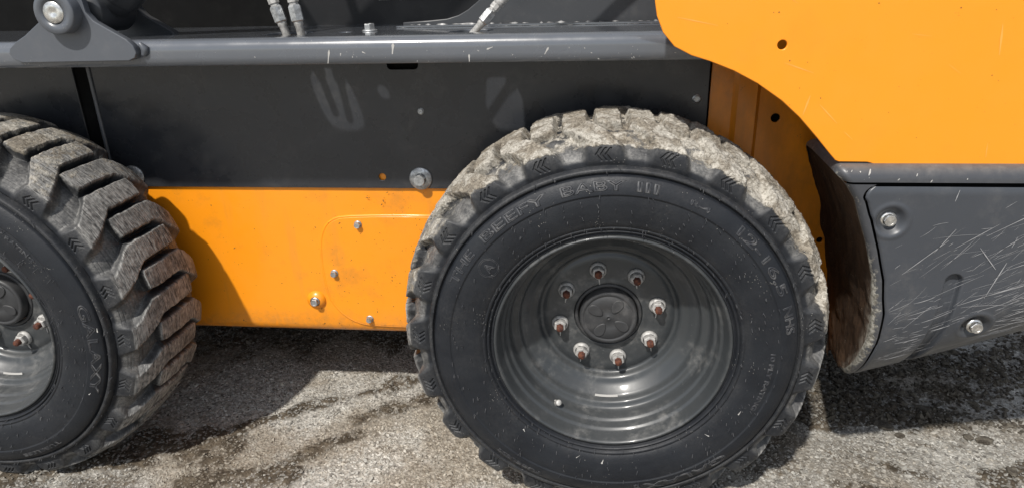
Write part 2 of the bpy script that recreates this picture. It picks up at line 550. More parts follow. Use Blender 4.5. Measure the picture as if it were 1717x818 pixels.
SOIL = [((-.95, .20), (-.78, .31), .025), ((-.80, .30), (-.56, .43), .035), ((-.60, .42), (-.42, .52), .06),
        ((-1.10, .15), (-.93, .13), .09), ((-.62, .28), (-.42, .40), .06), ((-1.35, .05), (-1.10, .10), .09), ((-.95, .02), (-.72, .08), .05),
        ((-.75, .10), (-.60, .22), .035),
        ((.52, .45), (.95, .50), .13), ((.60, .62), (1.30, .60), .20), ((.56, .40), (.84, .38), .13),
        ((.86, .15), (.98, .20), .05), ((.62, .20), (.70, .16), .04), ((.50, .12), (.62, .10), .05),
        ((-.60, .75), (.4, .80), .25), ((-1.6, .7), (-.9, .72), .2)]
def soil(x, y):
    n1 = fbm(x * 6, y * 6, seed=21); n2 = fbm(x * 19, y * 19, seed=23); n3 = fbm(x * 60, y * 60, seed=24, n=3)
    s = np.zeros_like(np.asarray(x, float))
    for a, b, rr in SOIL:
        k = seg_d(x, y, a, b) / rr + 1.5 * (n1 - .5) + 1.2 * (n2 - .5) + .7 * (n3 - .5)
        s = np.maximum(s, 1 - sstep(.15, 1.35, k))
    s = s * (.55 + .45 * sstep(.35, .6, n3))
    s = np.maximum(s,   .62 * sstep(.42, .62, fbm(x * 1.9 + 7, y * 1.9 + 2, seed=27, n=3)) * (.5 + .5 * n1))
    s = np.maximum(s, 0.6 * sstep(0.60, 0.72, fbm(x * 2.6 + 3, y * 2.6, seed=25)))
    return s

def axis_samples(lo, hi, step, far):
    a = list(np.arange(lo, hi + 1e-6, step))
    d = step
    l, r_ = [], []
    p = lo
    while p > -far: d *= 1.35; p -= d; l.append(p)
    d = step; p = hi
    while p < far: d *= 1.35; p += d; r_.append(p)
    return np.array(l[::-1] + a + r_)
gx = axis_samples(-1.9, 1.7, 0.0085, 150); gy = axis_samples(-0.25, 1.6, 0.0085, 150)
GX, GY = np.meshgrid(gx, gy, indexing='ij')
fade = np.exp(-np.maximum(0, np.hypot(GX, GY) - 3) / 6)
GZ = ground_h(GX, GY) * fade
gme = mesh_np('ground', np.stack([GX, GY, GZ], -1).reshape(-1, 3), grid_faces(len(gx), len(gy)), True)
at = gme.attributes.new('soil', 'FLOAT', 'POINT')
at.data.foreach_set('value', soil(GX, GY).astype(np.float32).ravel())
t = NT('worn_gravel_yard')
w = t.coord(src='World')
n1 = t.noise(w, 90, 6, 0.7); n2 = t.noise(w, 3.0, 5, 0.6)
c = t.mix(t.ramp(n1, 0.32, 0.66), (0.21, 0.20, 0.178), (0.47, 0.452, 0.41))
c = t.mix(t.ramp(n2, 0.42, 0.68, 0, 0.5), c, (0.24, 0.22, 0.185))
ch = t.voro(w, 130, out=1)
hsv = t.n.new('ShaderNodeSeparateColor'); t.l.new(ch, hsv.inputs[0])
c = t.mix(t.ramp(hsv.outputs[0], 0.55, 0.9, 0, 0.6), c, (0.60, 0.58, 0.53))
c = t.mix(t.ramp(hsv.outputs[1], 0.75, 0.95, 0, 0.7), c, (0.07, 0.065, 0.06))
sl = t.ramp(t.math('ADD', t.attr('soil'), t.math('MULTIPLY', t.math('SUBTRACT', n1, 0.5), 0.9)), 0.30, 0.75)
sc_ = t.mix(t.ramp(t.noise(w, 45, 5, 0.7), 0.35, 0.7), (0.045, 0.036, 0.026), (0.125, 0.102, 0.074))
c = t.mix(t.ramp(t.noise(w, 2.6, 5, 0.6), 0.47, 0.60, 0, 0.62), c, t.mix(t.ramp(n1, .35, .65), (0.13, 0.105, 0.075), (0.27, 0.225, 0.165)))
c = t.mix(sl, c, sc_)
t.set('Base Color', c)
t.set('Roughness', 0.92); t.set('Specular IOR Level', 0.15)
t.bump(t.math('ADD', t.math('MULTIPLY', t.voro(w, 130), 0.6), n1), 0.9, 0.005)
M['ground'] = t.m
ground = link('ground', gme, 'ground', kind='structure')

# loose chippings: one mesh, nobody could count them
def chips(name, n, box, size, seed, mat, zoff=0.1, keep=None, flat=0.55):
    r = np.random.default_rng(seed)
    x = r.uniform(box[0], box[1], n); y = r.uniform(box[2], box[3], n)
    s = soil(x, y)
    if keep is not None:
        k = keep(x, y, s, r); x, y, s = x[k], y[k], s[k]
    n = len(x)
    z = ground_h(x, y)
    sz = size[0] * np.exp(r.normal(0, size[1], n)); sz = np.clip(sz, size[0] * .4, size[0] * 2.6)
    base = np.array([(1, 0, 0), (0, 1, 0), (-1, 0, 0), (0, -1, 0), (.25, .2, 1), (0, 0, -1)], float)
    V = np.repeat(base[None], n, 0) * (1 + r.uniform(-.38, .38, (n, 6, 3)))
    V[:, :4, 2] += r.uniform(-.35, .45, (n, 4))
    V *= np.stack([sz * r.uniform(.75, 1.35, n), sz * r.uniform(.6, 1.0, n), sz * flat * r.uniform(.6, 1.2, n)], -1)[:, None, :]
    a = r.uniform(0, 6.283, n); ca, sa = np.cos(a)[:, None], np.sin(a)[:, None]
    X = V[..., 0] * ca - V[..., 1] * sa; Y = V[..., 0] * sa + V[..., 1] * ca
    Z = V[..., 2] + X * r.normal(0, .25, n)[:, None]
    P = np.stack([X + x[:, None], Y + y[:, None], Z + (z + sz * zoff)[:, None]], -1).reshape(-1, 3)
    bf = np.array([(0, 1, 4), (1, 2, 4), (2, 3, 4), (3, 0, 4), (1, 0, 5), (2, 1, 5), (3, 2, 5), (0, 3, 5)])
    F = (bf[None] + (np.arange(n) * 6)[:, None, None]).reshape(-1, 3)
    me = mesh_np(name, P, F, False)
    tone = np.clip(r.beta(3.4, 3.1, n) * (1 - .80 * s) + .02, 0, 1)
    hue = r.uniform(0, 1, n)
    A = me.attributes.new('tone', 'FLOAT', 'POINT'); A.data.foreach_set('value', np.repeat(tone, 6).astype(np.float32))
    A = me.attributes.new('hue', 'FLOAT', 'POINT'); A.data.foreach_set('value', np.repeat(hue, 6).astype(np.float32))
    return link(name, me, mat, kind='stuff')
t = NT('stone_chippings')
c = t.mix(t.attr('tone'), (0.10, 0.094, 0.082), (0.66, 0.64, 0.585))
c = t.mix(t.ramp(t.attr('hue'), 0.7, 1.0, 0, 0.5), c, t.mix(t.attr('tone'), (0.06, 0.045, 0.033), (0.60, 0.53, 0.41)))
w = t.coord(src='World')
c = t.mix(t.ramp(t.noise(w, 2.6, 5, 0.6), 0.47, 0.60, 0, 0.62), c, t.mix(t.attr('tone'), (0.11, 0.088, 0.062), (0.33, 0.28, 0.21)))
t.set('Base Color', c); t.set('Roughness', 0.85); t.set('Specular IOR Level', 0.25)
M['chips'] = t.m
g1 = chips('gravel', 230000, (-2.1, 1.8, -0.35, 1.6), (0.0032, .34), 3, 'chips', 0.05,
           keep=lambda x, y, s, r: r.uniform(0, 1, len(x)) < (0.95 - .45 * s) * np.clip(1.5 - .5 * np.maximum(0, y - .2), .35, 1))
g1['label'] = 'pale grey angular gravel covering the yard under the loader'; g1['category'] = 'gravel'

# ================================================================== LOADER
loader = empty('skid_steer_loader', (-0.6, 0.7, 0))
loader['label'] = 'orange and grey compact wheel loader with two chunky muddy tyres'
loader['category'] = 'loader'
def child(o):
    """put an object built in world coordinates under the loader"""
    o.parent = loader
    o.matrix_parent_inverse = Matrix.Translation((0.6, -0.7, 0))
    return o

# ---- chassis side: dark upper panel with real slot and bolt hole
PT = 0.305
dark_panel = child(plate('side_panel', rect(-1.158, .201, .6185, .96), PT, PT + .005, 'black', None,
             holes=[fillet(rect(-.474, -.406, .884, .910), .011), circle(-.507, .645, .0085)], bevel=.0012))
dark_panel['label'] = 'glossy black side panel under the grey beam'
child(plate('side_panel', fillet(rect(-1.95, -1.197, .55, .96), .004), PT - .001, PT + .004, 'black', None, bevel=.0012))
b = MB(); b.tube([(-1.1575, PT - .001, .955), (-1.1575, PT - .001, .62)], .0042, 8); child(b.build('panel_edge_trim', 'grey'))
b = MB(); b.box(-1.95, .45, .40, 1.20, .262, .955); b.box(-1.95, .21, .335, .40, .64, .95); child(b.build('chassis_core', 'void'))
b = MB(); b.box(-1.205, -1.150, .3104, .3116, .55, .955); child(b.build('gap_filler', 'void'))
b = MB(); b.box(-.56, -.34, .318, .330, .86, .93); child(b.build('slot_backing', 'void'))

# ---- orange lower side plate: folded at the bottom, flat sheet extruded along x
def x_extrude(name, prof, xs, mat, smooth=True):
    xs = np.asarray(xs, float); n = len(xs); m = len(prof)
    P = np.array(prof)
    V = np.zeros((n, m, 3)); V[..., 0] = xs[:, None]; V[..., 1] = P[None, :, 0]; V[..., 2] = P[None, :, 1]
    return child(link(name, mesh_np(name, V.reshape(-1, 3), grid_faces(n, m), smooth), mat))
YP = .312
prof = [(YP, .662), (YP, .60), (YP, .45), (YP, .30), (YP, .262), (YP + .003, .250), (YP + .010, .241), (YP + .020, .237), (YP + .03, .236),
        (YP + .25, .236), (YP + .25, .250), (YP + .03, .250), (YP + .012, .262), (YP + .008, .30), (YP + .008, .662)]
x_extrude('lower_side_plate', prof, np.linspace(-1.95, .205, 60), 'yellow_low', True)
# embossed access cover
oc = [(-.25, .262), (-.25, .549), (-.604, .549), (-.648, .534), (-.669, .499), (-.676, .445), (-.673, .349), (-.650, .301), (-.606, .268), (-.546, .262)]
oc = smooth_loop(oc, 2)
acc = child(plate('access_cover', oc, YP - .0045, YP + .001, 'yellow_low', None, bevel=.0016))
b = MB()
ring = [(x, YP - .0005, z) for x, z in oc]
b.tube([( -.463 + (p[0] + .463) * 1.010, p[1], .4055 + (p[2] - .4055) * 1.012) for p in ring + ring[:1]], .0032, 8)
child(b.build('cover_bead', 'yellow_low'))
for x, z in ((-.577, .529), (-.649, .403), (-.573, .281)):
    child(hex_bolt('cover_bolt', (x, YP - .0045, z), .0075, None, washer=1.25, h=.0085))
b = MB(); b.lathe([(.024, 0), (.0225, .004), (.014, .010), (.0125, .0105)], (-.705, YP, .328), seg=32); child(b.build('plug_boss', 'yellow_low'))
child(hex_bolt('drain_plug', (-.705, YP - .009, .328), .0095, None, washer=1.2, h=.008))
# large flange bolts on the panel seam and small ones
child(hex_bolt('flange_bolt', (-.418, PT, .642), .0135, None, washer=1.95, h=.016))
child(hex_bolt('flange_bolt', (-1.108, PT, .644), .0135, None, washer=1.95, h=.016))
child(hex_bolt('panel_screw', (-.407, PT, .794), .0058, None, washer=1.3, h=.004))
child(hex_bolt('panel_screw', (.178, PT, .817), .0068, None, washer=1.4, h=.004))

# ---- orange inner plate of the rear wheel well, with folds and holes
def well_plate():
    o = plate('wheel_well_plate', [(.2065, .237), (.50, .237), (.505, .60), (.52, 1.02), (.2065, 1.02)], .3165, .3225, 'yellow_in', None,
              holes=[circle(.344, .774, .0095), circle(.469, .502, .0068)], bevel=.001)
    return child(o)
well_plate()
b = MB()
b.add([(.252, .3163, .20), (.262, .3085, .20), (.300, .3085, .20), (.308, .3163, .20), (.252, .3163, 1.0), (.262, .3085, 1.0), (.300, .3085, 1.0), (.308, .3163, 1.0)],
      [(0, 1, 5, 4), (1, 2, 6, 5), (2, 3, 7, 6)], 0)
child(b.build('folded_rib', 'yellow_in'))
b = MB(); b.box(.21, .70, .34, 1.2, .262, 1.0); child(b.build('rear_chassis_core', 'void'))

# ---- grey top beam: front flange with rolled corner, top plate with hose slots
BY, BZ0, BZ1, BR = .100, .919, .968, .021
prof = [(BY + .006, BZ0), (BY, BZ0 + .001), (BY, .935), (BY, BZ1 - BR)]
for k in range(1, 9):
    a = math.pi / 2 * k / 8
    prof.append((BY + BR - BR * math.cos(a), BZ1 - BR + BR * math.sin(a)))
prof += [(BY + BR + .001, BZ1 - .006), (BY + BR - .002, BZ1 - .008), (BY + .008, BZ1 - BR - .002), (BY + .006, .935), (BY + .006, BZ0)]
x_extrude('beam_flange', prof, np.linspace(-1.95, .19, 40), 'beam')
slot1 = smooth_loop([(-.680, .168), (-.660, .150), (-.605, .150), (-.590, .168), (-.592, .235), (-.615, .252), (-.655, .252), (-.68, .235)], 2)
slot2 = fillet([(-.310, .150), (-.245, .150), (-.228, .20), (-.235, .235), (-.29, .235), (-.312, .19)], .02)
bp = plate_mesh('beam_top', rect(-1.95, .19, BY + BR, .47), [slot1, slot2, circle(-.525, .212, .0125)], .006, .0008)
bp.transform(Matrix.Translation((0, 0, BZ1 - .003)))
child(link('beam_top', bp, 'beam'))
child(hex_bolt('beam_bolt', (-.482, .235, BZ1), .011, None, axis=(0, 0, 1), washer=1.4, h=.011))

# ---- pale splashes and drips on the beam (flat streaks, too many to tell apart)
b = MB()
def streak(b, pts, w, y, lift=.0004):
    """thin raised strip on the plane y through (x,z) points, tapering"""
    n = len(pts)
    V = []
    for i, (x, z) in enumerate(pts):
        a = pts[max(i - 1, 0)]; c = pts[min(i + 1, n - 1)]
        dx, dz = c[0] - a[0], c[1] - a[1]; L = math.hypot(dx, dz) or 1
        ww = w[i] if hasattr(w, '__len__') else w
        yy = y(x, z) if callable(y) else y
        V.append((x - dz / L * ww, yy - lift, z + dx / L * ww)); V.append((x + dz / L * ww, yy - lift, z - dx / L * ww))
    b.add(V, [(2 * i, 2 * i + 1, 2 * i + 3, 2 * i + 2) for i in range(n - 1)])
for (x0, z0, x1, z1, w0) in [(-.519, .945, -.524, .921, .0011), (-.399, .955, -.402, .936, .0016), (-.262, .934, -.262, .921, .0010),
                             (-.498, .939, -.499, .934, .0007), (-.458, .941, -.452, .938, .0007), (-.120, .944, -.127, .932, .0010), (-.23, .942, -.219, .946, .0009)]:
    streak(b, [(x0, z0), (x0 * .8 + x1 * .2, z0 * .8 + z1 * .2), (x0 * .4 + x1 * .6, z0 * .4 + z1 * .6), (x1, z1)], [w0 * .5, w0 * 1.7, w0 * .8, w0 * .6], BY)
for k in range(48):
    x = random.uniform(-1.3, .12) if k < 20 else random.uniform(-.35, .12)
    z = random.uniform(.922, .944); r_ = random.uniform(.0002, .0008); l = random.uniform(1, 2.4)
    a = random.uniform(-1.6, 1.6)
    streak(b, [(x - r_ * l * math.sin(a), z + r_ * l * math.cos(a)), (x, z), (x + r_ * l * math.sin(a), z - r_ * l * math.cos(a))], [r_ * .3, r_, r_ * .3], BY)
child(b.build('pale_splashes', 'splat', kind='stuff'))

# ---- pivot bracket, boss, pin and lift cylinder
br = [(-1.134, .957), (-1.118, .969), (-1.096, .980), (-1.060, 1.004), (-1.050, 1.018)]
for k in range(13):
    a = math.pi * (1.02 - k * 1.02 / 12)
    br.append((-1.008 + .043 * math.cos(a), 1.035 + .043 * math.sin(a)))
br += [(-.964, 1.020), (-.952, 1.004), (-.897, .971), (-.886, .960), (-.882, .947), (-.887, .937), (-.900, .932), (-1.114, .931), (-1.130, .937), (-1.137, .948)]
child(plate('pivot_bracket', br, .084, .0985, 'grey', None, bevel=.0015))
b2 = [(x - .02, z + .002) for x, z in br]
child(plate('inner_pivot_bracket', b2, .262, .284, 'tower', None, bevel=.0015))
b = MB(); b.lathe([(.0385, -.024), (.0385, -.001), (.0365, 0.0012), (.0212, .0012), (.0205, -.004)], (-1.008, .062, 1.021), seg=48); child(b.build('pin_boss', 'grey'))
b = MB(); b.lathe([(.0195, -.03), (.0195, .0006), (.0183, .0022), (.006, .0024), (.004, .0012), (.0001, .0010)], (-1.008, .062, 1.021), seg=40); child(b.build('pivot_pin', 'pin'))
b = MB()
cyl0 = Vector((-1.005, .180, 1.020)); cd = Vector((.80, .02, .62)).normalized()
b.lathe([(.0, .0), (.036, .0), (.040, .004), (.040, .03)], cyl0 + cd * .025, cd, 32)
b.lathe([(.043, .03), (.045, .034), (.045, .9)], cyl0 + cd * .02, cd, 32)
b.lathe([(.0, -.055), (.040, -.055), (.042, -.05), (.042, .05), (.040, .055), (0, .055)], cyl0, (0, 1, 0), 32)
child(b.build('lift_cylinder', 'tower'))
b = MB(); b.tube([(-.878, .0965, .940), (-.874, .0985, .946), (-.873, .0985, .953), (-.880, .0975, .962)], [.004, .007, .008, .004], 8); child(b.build('weld_bead', 'grey'))

# ---- loader tower behind the beam
b = MB(); b.box(-.74, .20, .455, .50, .945, 1.60); child(b.build('tower_wall', 'dark'))
b = MB(); b.box(-1.95, -.7402, .475, .52, .945, 1.60); child(b.build('cavity_shade_wall', 'void'))  # near-black wall: shade of the open cavity put into its colour
tw = [(-.447, .9685), (-.446, .976), (-.388, .979), (-.350, .982), (-.324, .989), (-.303, 1.000), (-.283, 1.015), (-.262, 1.034), (-.235, 1.07), (-.20, 1.15), (-.19, 1.6), (.18, 1.6), (.18, .9685)]
child(plate('tower_plate', tw, .362, .376, 'tower', None, bevel=.0018))
child(plate('label', rect(-.523, -.30, 1.0215, 1.075), .4525, .4545, 'white', None, bevel=.0004))
# weld and foot strip of the plate
b = MB()
x = -.45
pts = []
while x < .1:
    pts.append((x, .356 + random.uniform(-.002, .002), .9685 + random.uniform(-.002, .0022))); x += random.uniform(.004, .011)
b.tube(pts, [random.uniform(.0016, .0044) for _ in pts], 7)
child(b.build('weld_bead', 'weld'))
child_foot = MB(); child_foot.box(-.45, .12, .318, .350, BZ1 + .0006, BZ1 + .0035); child(child_foot.build('plate_foot', 'beam'))

# ---- hydraulic hose ends
def hose_end(p0, p1, scale=1.0, hose_to=None):
    """tube, hex union nut, crimped ferrule, hose"""
    p0, p1 = Vector(p0), Vector(p1); d = (p1 - p0).normalized()
    root = empty('hydraulic_line'); child(root)
    root.parent = loader
    s = scale
    b = MB(); b.lathe([(.0078 * s, -.05), (.0078 * s, .024 * s), (.0092 * s, .026 * s), (.0092 * s, .033 * s)], p0, d, 20); b.build('steel_tube', 'nut', root)
    b = MB()
    b.lathe([(.0092 * s, .031 * s), (.0130 * s, .034 * s), (.0130 * s, .060 * s), (.0105 * s, .064 * s)], p0, d, 6, smooth=False)
    b.build('union_nut', 'zinc', root)
    b = MB()
    b.lathe([(.0090 * s, .060 * s), (.0090 * s, .068 * s), (.0112 * s, .069 * s), (.0112 * s, .080 * s), (.0098 * s, .082 * s)], p0, d, 8, smooth=False)
    b.lathe([(.0098 * s, .081 * s), (.0130 * s, .085 * s), (.0130 * s, .092 * s), (.0115 * s, .094 * s), (.0130 * s, .097 * s), (.0130 * s, .115 * s), (.011 * s, .118 * s)], p0, d, 24)
    b.build('ferrule', 'nut', root)
    q = p0 + d * .11 * s
    pts = [q]
    for k in range(1, 13):
        u = k / 12
        pts.append(q + d * .25 * u + Vector(hose_to or (0, .1, .05)) * u * u)
    b = MB(); b.tube(pts, .0105 * s, 12); b.build('hose', 'hose', root)
    return root
hose_end((-.648, .222, .958), (-.669, .224, 1.032), 1.0, (-.12, .10, .05))
hose_end((-.614, .212, .958), (-.624, .214, 1.032), 1.0, (-.02, .12, .05))
hose_end((-.270, .205, .962), (-.206, .215, 1.031), .88, (.10, .05, -.05))
for r_ in [o for o in bpy.data.objects if o.name.startswith('hydraulic_line')]:
    r_.matrix_parent_inverse = Matrix.Translation((0.6, -0.7, 0))

# ---- orange rear hood side
hd = [(.050, 1.60), (.050, 1.04), (.052, 1.020), (.056, .998), (.067, .972), (.086, .950), (.114, .9355), (.144, .926), (.183, .9105), (.222, .890), (.263, .862), (.295, .834),
      (.327, .800), (.350, .774), (.361, .762), (.367, .7595), (.412, .7590), (.418, .7575), (.424, .755), (.430, .7545), (1.05, .7545), (1.05, 1.60)]
child(plate('hood_side', hd, .018, .024, 'yellow', None, holes=[circle(.254, .950, .0075, 24)], bevel=.0014))
b = MB()
def hxy(px, py): return (.052 + (px - 1098) * .00098, 1.022 - py * .00097)
for (xa, ya, xb, yb, w_) in [(1311, 103, 1359, 120, .0010), (1632, 48, 1637, 95, .0016), (1564, 108, 1585, 123, .0006), (1358, 157, 1350, 190, .0016), (1375, 172, 1407, 204, .0010), (1650, 238, 1652, 263, .0008),
                             (1135, 28, 1200, 42, .0010), (1290, -10, 1320, 10, .0007), (1420, 218, 1436, 232, .0007), (1500, 60, 1530, 64, .0006), (1690, 150, 1700, 190, .0006)]:
    a_, c_ = hxy(xa, ya), hxy(xb, yb)
    streak(b, [a_, (a_[0] * .6 + c_[0] * .4, a_[1] * .6 + c_[1] * .4), c_], [w_ * .3, w_, w_ * .3], .018, .0003)
child(b.build('pale_scuffs', 'scuff', kind='stuff'))
b = MB()
for k in range(34):
    x = random.uniform(.1, .75); z = random.uniform(.80, 1.02)
    if z < .93 - (x - .15) * .85: continue
    r_ = random.uniform(.0004, .0013)
    streak(b, [(x, z + r_), (x + r_ * .3, z), (x, z - r_)], [r_ * .4, r_, r_ * .3], .018, .0003)
child(b.build('mud_specks', 'speck', kind='stuff'))
b = MB()
for k in range(260):
    x = random.uniform(-.70, -.38) if k < 190 else random.uniform(-1.0, -.4); z = random.uniform(.25, .61) if k < 190 else random.uniform(.24, .61)
    r_ = random.uniform(.0003, .0011) * random.choice([.7, .7, 1, 1.4]); l = random.uniform(.8, 2.4); a = random.uniform(-1.2, 1.2)
    streak(b, [(x - r_ * l * math.sin(a), z + r_ * l * math.cos(a)), (x, z), (x + r_ * l * math.sin(a), z - r_ * l * math.cos(a))], [r_ * .4, r_, r_ * .3], YP - .0045 if -.665 < x else YP, .0003)
child(b.build('mud_specks', 'speck', kind='stuff'))
b = MB(); b.box(.47, 1.04, .06, 1.2, .775, 1.55); child(b.build('engine_bay', 'void'))

# ---- grey rear bumper cover
PR = [(.31, .65), (.308, .675), (.300, .70), (.283, .723), (.258, .741), (.22, .752), (.16, .757), (.04, .757)]
for k in range(0, 9):
    a = math.pi / 2 * k / 8
    PR.append((.018 - .024 * math.sin(a), .733 + .024 * math.cos(a)))
for z in np.linspace(.72, .50, 24): PR.append((-.006, z))
for k in range(1, 17):
    a = math.radians(60 * k / 16)
    PR.append((.164 - .17 * math.cos(a), .50 - .218 * math.sin(a)))
for k in range(1, 9): PR.append((.079 + (.31 - .079) * k / 8, .3112 + (.22 - .3112) * k / 8))
PR = np.array(PR)
dl = np.r_[0, np.cumsum(np.hypot(*np.diff(PR, axis=0).T))]
vs = np.linspace(0, dl[-1], 300)
PR = np.stack([np.interp(vs, dl, PR[:, 0]), np.interp(vs, dl, PR[:, 1])], -1)
def lift(x, z0):
    return 0.36 * (x - .466) * np.clip((.60 - z0) / .25, 0, 1)
EDGE = np.array([(.30, .440), (.356, .454), (.435, .461), (.496, .456), (.556, .447), (.622, .426), (.66, .411), (.697, .397), (.721, .381), (.740, .367), (.757, .358)])
INNER = np.array([(.16, .530), (.207, .527), (.393, .499), (.605, .454), (.729, .401), (.76, .385)])
def x_left(y, z):
    f = np.clip((y + .006) / .316, 0, 1)
    return np.interp(z, EDGE[:, 0], EDGE[:, 1]) * (1 - f) + np.interp(z, INNER[:, 0], INNER[:, 1]) * f
GAP = np.array([(.30, .450), (.363, .461), (.418, .476), (.489, .473), (.535, .4635), (.578, .454), (.611, .444), (.666, .424), (.690, .412), (.704, .4065), (.712, .4075), (.7185, .411), (.7235, .417), (.727, .424), (.729, .432), (.730, .445)])
XR = 0.98
def surf(x, j):
    """front skin at profile sample j (array) and x"""
    y = PR[j, 0]; z = PR[j, 1]
    return y, z + lift(x, z)
def dens(n, power=1.6): return np.linspace(0, 1, n) ** power
# frame: rows over the whole profile, from left edge to the gap (right end above the gap)
bump_root = empty('rear_bumper'); child(bump_root)
jj = np.arange(len(PR))
def xgap(z): return np.interp(z, GAP[:, 0], GAP[:, 1])
u = np.r_[np.linspace(0, .12, 10), np.linspace(.14, 1, 40)]
frame_rows = []
for j in jj:
    z = PR[j, 1]; y = PR[j, 0]
    xl = x_left(y, z)
    xr = XR if (z > .7305 or (j < 60 and y > .02)) else max(xgap(z) - .0022, xl + .012)
    d = np.minimum(u * (xr - xl), 1) if False else u * (xr - xl)
    if xr == XR: d = np.r_[np.linspace(0, .03, 12), np.linspace(.034, xr - xl, 38)]
    x = xl + d
    rr = .013
    e = np.clip(1 - d / rr, 0, 1); push = rr * (1 - np.sqrt(np.clip(1 - e * e, 0, 1)))
    y2, z2 = surf(x, np.full(len(x), j))
    # push along inward normal (approximately +y on the front, -z on top, +z below)
    jn = min(max(j, 1), len(PR) - 2); tx, tz = PR[jn + 1] - PR[jn - 1]; L = math.hypot(tx, tz)
    ny, nz = -tz / L, tx / L
    frame_rows.append(np.stack([x, y2 + ny * push, z2 + nz * push], -1))
FR = np.array(frame_rows)
def rows_to_obj(name, R, mat, parent, flip=False, mask=None):
    n, m = R.shape[:2]
    F = grid_faces(n, m, flip=flip)
    if mask is not None: F = F[mask]
    return link(name, mesh_np(name, R.reshape(-1, 3), F, True), mat, parent)
isw = np.array([(PR[j, 1] > .7305 or (j < 60 and PR[j, 0] > .02)) for j in jj])
brk = np.where(isw[:-1] != isw[1:])[0][0]
for part in (FR[:brk + 1], FR[brk + 1:]):
    fo = rows_to_obj('bumper_frame', part, 'frame', bump_root)
    dd = part[:, :, 0] - part[:, :1, 0]
    ev = np.clip(1.0 - dd / .020, 0, 1) * (0.38 + .30 * sstep(.66, .50, part[:, :, 2]))
    at = fo.data.attributes.new('edge', 'FLOAT', 'POINT'); at.data.foreach_set('value', ev.astype(np.float32).ravel())
# wheel side of the bumper
ROWS = []
EDG = []
zb = np.linspace(.65, .205, len(PR))
for j in jj:
    p0 = np.array(PR[j]); p1 = np.array([.318, zb[j]])
    ff = np.r_[np.linspace(0, .2, 16), np.linspace(.22, 1, 40)]
    P = p0[None] * (1 - ff[:, None]) + p1[None] * ff[:, None]
    x = x_left(P[:, 0], P[:, 1])
    zz = P[:, 1] + lift(x, PR[j, 1]) * (1 - ff)
    rr = .013
    jn = min(max(j, 1), len(PR) - 2); tx, tz = PR[jn + 1] - PR[jn - 1]; L = math.hypot(tx, tz)
    ny, nz = -tz / L, tx / L
    k = (1 - np.clip(ff / .08, 0, 1)) * rr
    bumps = .010 * (fbm(P[:, 0] * 22, P[:, 1] * 22, np.full(len(ff), 1.0), seed=41) - .5) * np.clip(ff * 8, 0, 1)
    ROWS.append(np.stack([x + bumps, P[:, 0] + ny * k, zz + nz * k], -1))
    dist = np.hypot(P[:, 0] - p0[0], P[:, 1] - p0[1])
    EDG.append((np.clip(1.1 - dist / .045, 0, 1) * sstep(.60, .45, PR[j, 1]) + np.clip(1 - dist / .015, 0, 1)) * (p0[0] < .078))
so = rows_to_obj('wheel_side_liner', np.array(ROWS), 'side_mud', bump_root, flip=True)
at = so.data.attributes.new('edge', 'FLOAT', 'POINT'); at.data.foreach_set('value', np.clip(np.array(EDG), 0, 1).astype(np.float32).ravel())
so['label'] = 'mud caked inner side of the bumper facing the tyre'
# front panel with rib channel and bolt dimples
j0 = int(np.argmax((PR[:, 1] < .7265) & (PR[:, 0] < .02)))
jp = np.linspace(j0, len(PR) - 1, 330)
un = np.r_[np.linspace(0, .02, 8), np.linspace(.024, .62, 190), np.linspace(.63, 1, 40)]
RP = []
def pr_at(jf):
    return np.interp(jf, jj, PR[:, 0]), np.interp(jf, jj, PR[:, 1])
DIM = [(.455, .664), (.632, .467)]
for q in jp:
    y, z = pr_at(q)
    xl = max(float(xgap(z)), float(x_left(y, z)) + .0142) + .0022
    x = xl + un * (XR - xl)
    zz = z + lift(x, z)
    dep = np.zeros_like(x)
    d = seg_d(x, zz, (.576, .556), (.566, .36)); dep += .011 * (1 - sstep(.0105, .0150, d))
    for cx_, cz_ in DIM:
        d = np.hypot(x - cx_, zz - cz_); dep += .011 * (1 - sstep(.013, .026, d))
        dep -= .0016 * np.exp(-((d - .029) / .004) ** 2)
    e = np.clip(1 - (x - xl) / .004, 0, 1); dep += .003 * e * e
    e = np.clip(1 - (q - j0) / 4.0, 0, 1); dep += .003 * e * e
    dep += .0035 * (fbm(x * 5, zz * 5, seed=44, n=2) - .5)
    a0, b0 = pr_at(q - .6); a1, b1 = pr_at(q + .6); L = math.hypot(a1 - a0, b1 - b0) or 1
    ny, nz = -(b1 - b0) / L, (a1 - a0) / L
    RP.append(np.stack([x, y + ny * dep - .0015, zz + nz * dep], -1))
RP = np.array(RP)
pan = rows_to_obj('bumper_panel', RP, 'cover', bump_root)
pan['label'] = 'scratched grey bumper panel'
# dark backing that shows in the gap
BK = []
for j in jj[::3]:
    y, z = PR[j]
    x = np.linspace(x_left(y, z) + .012, XR, 12); y2, z2 = surf(x, np.full(12, j))
    jn = min(max(j, 1), len(PR) - 2); tx, tz = PR[jn + 1] - PR[jn - 1]; L = math.hypot(tx, tz)
    BK.append(np.stack([x, y2 - tz / L * .016, z2 + tx / L * .016], -1))
rows_to_obj('bumper_backing', np.array(BK), 'void', bump_root)
for cx_, cz_ in DIM:
    hex_bolt('bumper_bolt', (cx_, .0045, cz_), .0105, bump_root, washer=1.28, h=.008, mat='pin')
